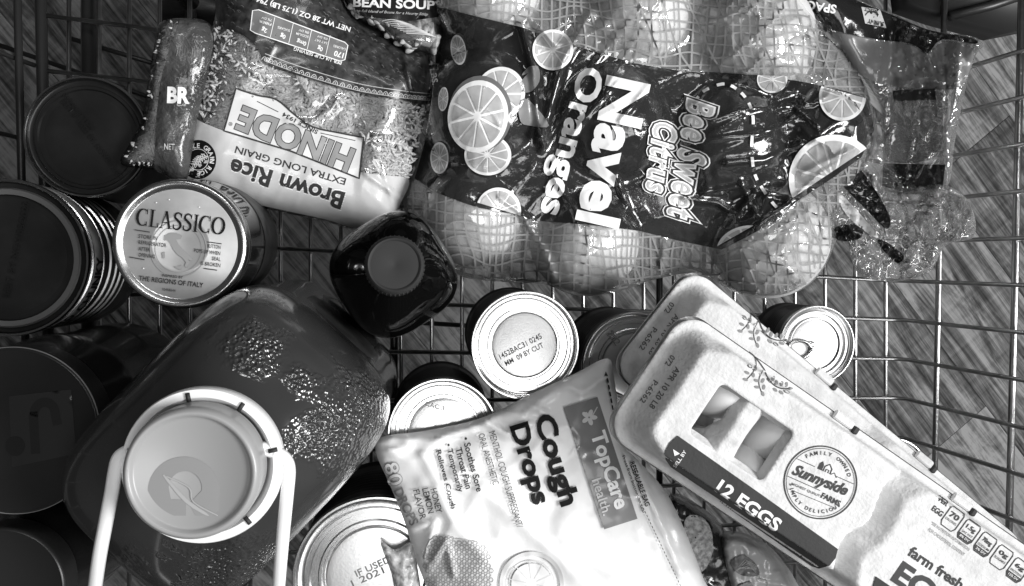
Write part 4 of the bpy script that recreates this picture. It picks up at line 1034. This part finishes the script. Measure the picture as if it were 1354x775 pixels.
def lid_h(x, y):
    x = np.asarray(x, float); y = np.asarray(y, float); sh = x.shape; xr, yr = x.ravel(), y.ravel()
    d = pdist(in_rr, xr, yr); d = np.where(inside(in_rr, xr, yr), d, 0)
    endk = np.clip(1-(xr-.004)/.03, 0, 1)                     # the end wall leans further than the sides
    w_ = .005+.015*endk; t = np.clip(d/w_, 0, 1); t = t*t*(3-2*t)*.2+.8*t
    z = FLG+.003+(HT-FLG-.003)*np.minimum(1, t)+.0012*fbm(xr/.035, yr/.03, 6, 2)*np.minimum(1,t)
    if VAL is not None:                                        # the moulded dip between the two flat print fields
        dv = np.full(xr.shape, 1e9); sg = np.zeros(xr.shape)
        for i in range(len(VAL)-1):
            a, b = VAL[i], VAL[i+1]; e = b-a; tt = np.clip(((xr-a[0])*e[0]+(yr-a[1])*e[1])/(e@e), 0, 1)
            q = np.hypot(xr-a[0]-tt*e[0], yr-a[1]-tt*e[1]); c = e[0]*(yr-a[1])-e[1]*(xr-a[0])
            sg = np.where(q < dv, np.sign(c), sg); dv = np.minimum(dv, q)
        sd_ = dv*sg
        k = np.where(sd_ < 0, np.clip(1+sd_/.0035, 0, 1), np.clip(1-(sd_-.002)/.012, 0, 1))
        z = np.where(t >= .2, z-.0125*k*np.minimum(1,t), z)
    return z.reshape(sh)
c2 = Carton('egg_carton', 'upper pulp egg carton labelled 12 EGGS with a window showing eggs', (851,489,34.3), .1650, 'stacked egg cartons')
ztop2 = c2.z0+HT
def loc2(pts): q = P(np.array([p[0] for p in pts],float), np.array([p[1] for p in pts],float), np.full(len(pts), ztop2)); x, y = c2.local(q); return np.stack([x, y], 1)
val_px = [(1250,618),(1206,629),(1180,641),(1167,664),(1158,686),(1146,700),(1128,711),(1114,734),(1104,795)]
VAL = spline(loc2(val_px), 4)
wq = loc2([(957,507),(1052,573),(1004,640),(910,568)])
wx0, wx1 = (wq[0,0]+wq[3,0])/2, (wq[1,0]+wq[2,0])/2; wy0, wy1 = (wq[2,1]+wq[3,1])/2, (wq[0,1]+wq[1,1])/2
win = rrect(wx0, wy0, wx1, wy1, .004, 4)
def lidmap(x, y): return np.stack([x, y, lid_h(x, y)], -1)
def carton_parts(root, window):
    holes = (win,) if window else ()
    o = sheet('lid', out_rr, lidmap, CARTON, root, .0022, None, holes, False)
    so = o.modifiers.new('thickness', 'SOLIDIFY'); so.thickness = .0016; so.offset = -1
    # tray: scalloped cups below the flange
    rings = []
    for z, ins, sc_ in ((FLG,-.001,0),(FLG-.003,-.001,0),(FLG-.0045,.002,.0),(.022,.006,.0028),(.010,.010,.0045),(.002,.015,.006),(0,.018,.0065)):
        rr = resample(rrect(ins, -CWD/2+ins, CL-ins, CWD/2-ins, .016, 6), .004); q = []
        for x, y in rr:
            k = .5-.5*math.cos(2*math.pi*x/CL*6); s_ = np.sign(y)*(abs(y) > CWD/2-ins-.003)
            q.append((x, y-s_*sc_*(1-k), z))
        rings.append(q)
    n = min(len(r) for r in rings); rings = [[r[int(i*len(r)/n)] for i in range(n)] for r in rings]
    loft('tray', rings, CARTON, root, False, False, True)
    # hinge-side notches and locking tabs
    for x in (.130,.232):
        me = box_mesh('lock_tab', .016, .006, .003, .001); me.materials.append(CARTON)
        t = bpy.data.objects.new('lock_tab', me); COL.objects.link(t); t.parent = root; t.location = (x, CWD/2-.0005, FLG+.0045)
        me = box_mesh('lock_slot', .004, .005, .003, .0008); me.materials.append(mat('slot dark', .03, .8))
        t = bpy.data.objects.new('lock_slot', me); COL.objects.link(t); t.parent = root; t.location = (x+.0105, CWD/2-.002, FLG+.0052)
carton_parts(c2.root, True)
# window saddle: the pulp bridge between the two openings, dipping towards them
xm = (wx0+wx1)/2-.002; hw = (wx1-wx0)*.16
def saddle(x, y):
    t = np.abs(x-xm)/hw; s = (y-wy0)/(wy1-wy0)
    z = HT-.001-.002*np.sin(np.pi*np.clip(s,0,1))-.013*np.clip(t-.45,0,None)**1.4
    post = np.exp(-((x-xm)/.0085)**4-((y-(wy0+wy1)/2)/.0095)**4)
    return np.stack([x, y, z+.0025*post], -1)
sd = np.array([(xm-hw*2.6,wy0-.001),(xm+hw*1.6,wy0-.001),(xm+hw*1.2,wy0+.006),(xm+hw*.9,(wy0+wy1)/2),(xm+hw*1.3,wy1-.006),(xm+hw*2.2,wy1+.001),(xm-hw*1.0,wy1+.001),(xm-hw*1.1,wy1-.008),(xm-hw*1.1,(wy0+wy1)/2),(xm-hw*1.5,wy0+.008)])
o = sheet('window_bridge', sd, saddle, CARTON, c2.root, .0012, None, (), False); so = o.modifiers.new('thickness','SOLIDIFY'); so.thickness = .0015; so.offset = -1
for dx in ():
    me = box_mesh('bridge_rib', .003, .016, .0015, .0005); me.materials.append(CARTON)
    t = bpy.data.objects.new('bridge_rib', me); COL.objects.link(t); t.parent = c2.root; t.location = (xm+dx, (wy0+wy1)/2, HT+.0016)
# sloping pulp lips inside the window
for (xa, xb, ya, yb) in ((wx0,wx1,wy0,wy0+.0035),(wx0,wx1,wy1-.002,wy1),(wx1-.002,wx1,wy0,wy1)):
    hx = xb-xa > yb-ya
    if hx: q = [(xa,ya,HT-.0012 if ya == wy0 else HT-.009),(xb,ya,HT-.0012 if ya == wy0 else HT-.009),(xb,yb,HT-.009 if ya == wy0 else HT-.0012),(xa,yb,HT-.009 if ya == wy0 else HT-.0012)]
    else: q = [(xa,ya,HT-.0012 if xa == wx0 else HT-.008),(xb,ya,HT-.008 if xa == wx0 else HT-.0012),(xb,yb,HT-.008 if xa == wx0 else HT-.0012),(xa,yb,HT-.0012 if xa == wx0 else HT-.008)]
    o = obj('window_lip', q, [(0,1,2,3)], CARTON, c2.root, False, False); so = o.modifiers.new('thickness','SOLIDIFY'); so.thickness = .001
# lower carton: same moulding without its window showing
c1 = Carton('egg_carton', 'lower pulp egg carton resting on the tin cans, mostly covered by another carton', (860,419,39.3), .1000, 'stacked egg cartons')
carton_parts(c1.root, False)
# print on both cartons
def stamp(c, du, dv):
    pr = Print().text('APR 10 20 L8', 879+du, 513+dv, 124, 8, 64, .012).text('072', 886+du, 477+dv, 124, 7.5, 15, .012).text('P-6562', 858+du, 518+dv, 124, 7.5, 34, .012)
    pr.build('date_stamp', c.fm, mat('carton stamp ink', .12, .8), c.root, .0007, 4)
stamp(c2, 0, 0); stamp(c1, -1, -70)
def twig(c, du, dv):
    z4 = lambda p: (p[0]/2.87+790+du, p[1]/2.87+350+dv)
    pr = Print().ribbon(spline([z4(p) for p in ((575,330),(600,352),(632,395),(645,425),(668,455),(700,470),(738,470))],5), 1.4)
    pr.ribbon(spline([z4(p) for p in ((598,350),(603,380),(590,410),(562,440))],5), 1.0).ribbon(spline([z4(p) for p in ((632,395),(615,430),(615,460),(628,495))],5), 1.0)
    pr.build('twig_print', c.fm, CINK, c.root, .0007)
    pr = Print()
    for (x, y, a) in ((580,385,60),(568,410,30),(600,395,100),(562,436,20),(592,418,80),(604,440,20),(628,440,120),(606,465,10),(632,465,100),(628,490,70),(655,440,60),(668,432,110),(680,448,100),(675,475,40),(700,452,110),(698,485,40),(718,455,100),(720,482,30),(732,470,0)):
        u, v = z4((x, y)); pr.disc(u, v, 3.6, 2.0, 10, a)
    pr.build('twig_print', c.fm, mat('leaf grey ink', .22, .8, spec=.2), c.root, .0007)
twig(c2, 0, 0); twig(c1, -7, -64)
fm = c2.fm; rt = c2.root
bandp = np.array([(896,576),(1000,649),(1108,726),(1105,738),(1097,748),(1083,752),(1073,749),(980,684),(887,618),(880,608),(879,598),(885,586)], float)
Print().poly(bandp, 7).build('print_band', fm, CARTD, rt, .0012, 3)
T('12 EGGS', 990, 669, 34.5, 19, 98, fm, CWHITE, rt, .035, dz=.002)
Print().poly([(892,603),(890,594),(899,600)]).text('SELL BY', 899, 607, -56, 5, 26, .01).build('lettering', fm, CWHITE, rt, .002)
LU, LV, LA = 1085, 638, 24.
pr = Print().ring(LU, LV, 48, 1.8, 64).ring(LU, LV, 45, .7, 64)
ca, sa = math.cos(math.radians(LA)), math.sin(math.radians(LA))
lp = lambda x, y: (LU+x*ca-y*sa, LV+x*sa+y*ca)
pr.ribbon([lp(-41,-16),lp(-15,-16)], .8).ribbon([lp(16,-16),lp(41,-16)], .8).ribbon([lp(-43,10),lp(4,10)], .8).ribbon([lp(-35,25),lp(33,23)], .7)
pr.arc('FAMILY OWNED', LU, LV, 39, LA-90-56, LA-90+56, 5, .02)
pr.arc('SIMPLY DELICIOUS', LU, LV, 38.5, LA+90+66, LA+90-66, 5, .02, True)
pr.text('HIGHEST QUALITY', *lp(-12,17), LA, 3.8, 44, .01).text('FARMS', *lp(22,15), LA+2, 8, 27, .03)
pr.text('Sunnyside', *lp(-1,-1), LA-2, 20, 78, .035, .35)
# little barn
pr.poly([lp(-11,-15),lp(-11,-23),lp(-8,-27),lp(-5,-23),lp(-5,-15)], None).ribbon([lp(-3,-15),lp(-3,-22),lp(2,-27),lp(7,-22),lp(7,-15)], 1.4).ribbon([lp(8,-15),lp(12,-19),lp(17,-14)], 1).ribbon([lp(0,-15),lp(0,-19),lp(4,-19),lp(4,-15)], 1.2)
pr.build('round_emblem', fm, CINK, rt, .0007, 5)
T('farm fresh', 1238, 751, 34, 15, 84, fm, CINK, rt, .03)
pr = Print().text('*PER', 1247, 662, 37, 8, 17, .03).text('EGG', 1240, 676, 37, 8, 16, .03)
pr.build('lettering', fm, CINK, rt, .0007)
Print().text('*SEE NUTRITION INFORMATION', 1257, 709, 36, 4.5, 62, .01).text('FOR CHOLESTEROL CONTENT', 1252, 717, 36, 4.5, 58, .01).build('lettering', fm, MIDG, rt, .0007)
T('EGGS', 1232, 786, 34.5, 32, 112, fm, CINK, rt, .04, dz=.0007)
Print().poly([(1158,762),(1180,777),(1210,800),(1190,820),(1150,792)], 8).build('print_band', fm, CARTD, rt, .0012, 3)
for k, (n1, n2, n3) in enumerate((('70','CALORIES',''),('1.5g','SAT FAT','8% DV'),('70mg','SODIUM','3% DV'),('0g','SUGARS',''),('6g','PROTEIN','12% DV'))):
    u, v = 1260+k*21.5, 686+k*17; a = math.radians(36); ca2, sa2 = math.cos(a), math.sin(a)
    lq = lambda x, y: (u+x*ca2-y*sa2, v+x*sa2+y*ca2)
    sh_ = [lq(*p) for p in ((-9,-14),(9,-14),(11,-10),(11,10),(8,15),(-8,15),(-11,10),(-11,-10))]
    pr = Print().ribbon(sh_, 1.3, True); pr.text(n1, *lq(0,-4), 36, 8, 14, .03).text(n2, *lq(0,4), 36, 3.2, 17, .01)
    if n3: pr.poly([lq(*p) for p in ((-10,7),(10,7),(10,11),(8,14),(-8,14),(-10,11))])
    pr.build('nutrition_badge', fm, CINK, rt, .0007, 5)
    if n3: T(n3, *lq(0,10.5), 36, 3.2, 15, fm, CWHITE, rt, .01, dz=.0012)
# eggs inside the upper carton
EGG = mat('egg shell', .86, .5, 0, bump=(600,.08,.0004), sss=.0)
def egg(u, v, z, ln, wd, az, tiltz, label):
    vs = []; fs = []; n = 28; m_ = 18
    for i in range(m_+1):
        t = math.pi*i/m_; x = -math.cos(t)*ln/2; r = wd/2*math.sin(t)*(1+.12*math.cos(t))
        for j in range(n): a = 2*math.pi*j/n; vs.append((x, r*math.cos(a), r*math.sin(a)))
    for i in range(m_):
        for j in range(n): fs.append((i*n+j, (i+1)*n+j, (i+1)*n+(j+1)%n, i*n+(j+1)%n))
    o = obj('egg', vs, fs, EGG); bm = bmesh.new(); bm.from_mesh(o.data); bmesh.ops.remove_doubles(bm, verts=bm.verts, dist=1e-6); bmesh.ops.recalc_face_normals(bm, faces=bm.faces); bm.to_mesh(o.data); bm.free()
    o.location = p1(u, v, z); o.rotation_euler = (0, tiltz, az); tag(o, label, 'egg', 'eggs in the carton')
zb = c2.z0+.038
egg(954, 512, zb-.004, .050, .042, .4, -1.3, 'white egg showing in the carton window opening near the date stamp')
egg(1024, 574, zb-.003, .050, .039, .1, -1.15, 'white egg in the carton window nearer the green twig print'.replace('green ',''))
egg(978, 626, zb-.004, .050, .038, -.8, -1.2, 'white egg in the carton window nearer the 12 EGGS band')
# dark bed below the eggs comes from the tray; cup dividers
for dx in (.02,.055,.09,.125,.16):
    lathe('cup_post', [(.009,0),(.007,.015),(.004,.03),(.0,.032)], CARTON, rt, 16, False, (dx+.008, 0, .004))

# ================================================================== small packets low between the bags
def packet(name, label, outline, zt_, zb_, m, seed, cat, amp=.004):
    O = smooth(outline, 5)
    zf = lambda U, V: zb_+(zt_-zb_)*prof(pdist(O,U,V)/18)+prof(pdist(O,U,V)/8)*(ridged(np.asarray(U)/11,np.asarray(V)/17,seed)*amp)
    t = thing(name, label, cat, p1(outline[0][0], outline[0][1], zb_))
    sheet('pouch', O, lambda U,V: P(U,V,zf(U,V)), m, t, 4, lambda U,V: P(U,V,np.full(np.shape(U),zb_-.0001)))
    return t, over(zf), O
t1, g1f, _ = packet('seasoning_packet', 'small crinkled see-through seasoning packet lying on the 2021 stamped can', [(503,716),(522,727),(546,717),(552,750),(556,800),(528,805),(518,760)], .121, .1135, mat('crinkled packet', .36, .22, 0, bump=(140,.6,.003), coat=.5, var=(150,.15,.6)), 3, 'packet')
t2, g2f, _ = packet('snack_bag', 'dark snack bag with a pale rough cracker picture, squeezed between pouch and cartons', [(880,660),(930,672),(965,715),(985,800),(930,850),(890,800)], .075, .02, mat('dark snack film', .02, .25, 0, coat=.4, bump=(60,.4,.003)), 5, 'snack bag')
Print().poly(smooth([(905,690),(925,682),(940,700),(942,730),(930,755),(912,750)],5), 5).build('cracker_picture', g2f, mat('cracker print', .48, .7, bump=(350,1,.003), var=(260,.22,.68)), t2, .001, 6)
t3, g3f, _ = packet('snack_bag', 'pale snack bag with a leaf picture, mostly hidden under the egg cartons', [(950,712),(985,705),(1030,735),(1060,800),(1000,850),(965,790)], .085, .03, mat('pale snack film', .5, .25, 0, coat=.3, bump=(60,.4,.003), var=(30,.4,.6)), 9, 'snack bag')
Print().poly(smooth([(967,742),(982,734),(998,744),(1004,760),(985,762),(970,754)],4), 5).build('leaf_picture', g3f, mat('leaf print dark', .1, .4, var=(140,.05,.25)), t3, .001, 6)
pr = Print()
for k in range(6): pr.ribbon([(968+k*2,760-k*2),(985+k*2,740+k*2.5),(1000,748+k*2)], .7)
pr.ribbon(spline([(1000,765),(1015,770),(1012,790)],5),1).build('leaf_veins', g3f, LIGHTG, t3, .0016)
Print().poly([(975,775),(992,768),(1005,790),(1000,810),(980,800)], 5).build('leaf_picture', g3f, MIDG, t3, .001, 6)

# ================================================================== lettering and trim belong to the part that carries them
HOST = {'food_can': [('lid_panel', ('date_stamp','pull_tab','rivet')), ('body', ('lettering','label_band','rib'))],
 'sauce_jar': [('lid_panel', ('lettering','map_of_italy','lid_ring','speck')), ('lid', ('knurl',)), ('body', ('label',))],
 'spread_jar': [('lid', ('lettering','faint_square','lid_edge'))],
 'juice_jug': [('cap', ('cap_emblem',)), ('handle_ring', ('ring_notch','handle_strap')), ('body', ('label',))],
 'sauce_bottle': [('cap', ('cap_rib',))],
 'rice_bag': [('printed_panel', ('lettering','badge','name_plate','nutrition_box','lace_border','lace_pattern')), ('printed_stripe', ('lettering','lace_pattern'))],
 'soup_mix_bag': [('printed_panel', ('lettering',))],
 'orange_bag': [('printed_band', ('lettering','fruit_slice','fruit_segments','fruit_rind','leaf_print','dashed_trail'))],
 'spaghetti_packet': [('printed_end', ('lettering','maker_badge'))],
 'cough_drops_bag': [('pouch', ('lettering','brand_block','petal_mark','honeycomb_print','honeycomb_cells','lemon_print','tear_marks'))],
 'egg_carton': [('lid', ('lettering','date_stamp','twig_print','print_band','round_emblem','nutrition_badge','window_bridge','window_lip','lock_tab','lock_slot')), ('tray', ('cup_post',))],
 'snack_bag': [('pouch', ('cracker_picture','leaf_picture','leaf_veins'))]}
base_ = lambda o: o.name.rsplit('.', 1)[0] if o.name[-3:].isdigit() and '.' in o.name else o.name
for r_ in [o for o in bpy.data.objects if o.parent is None and o.type == 'EMPTY' and base_(o) in HOST]:
    kids = list(r_.children)
    for hn, parts in HOST[base_(r_)]:
        h = next((k for k in kids if base_(k) == hn), None)
        if h is None: continue
        for k in kids:
            if base_(k) in parts and k.parent == r_: k.parent = h
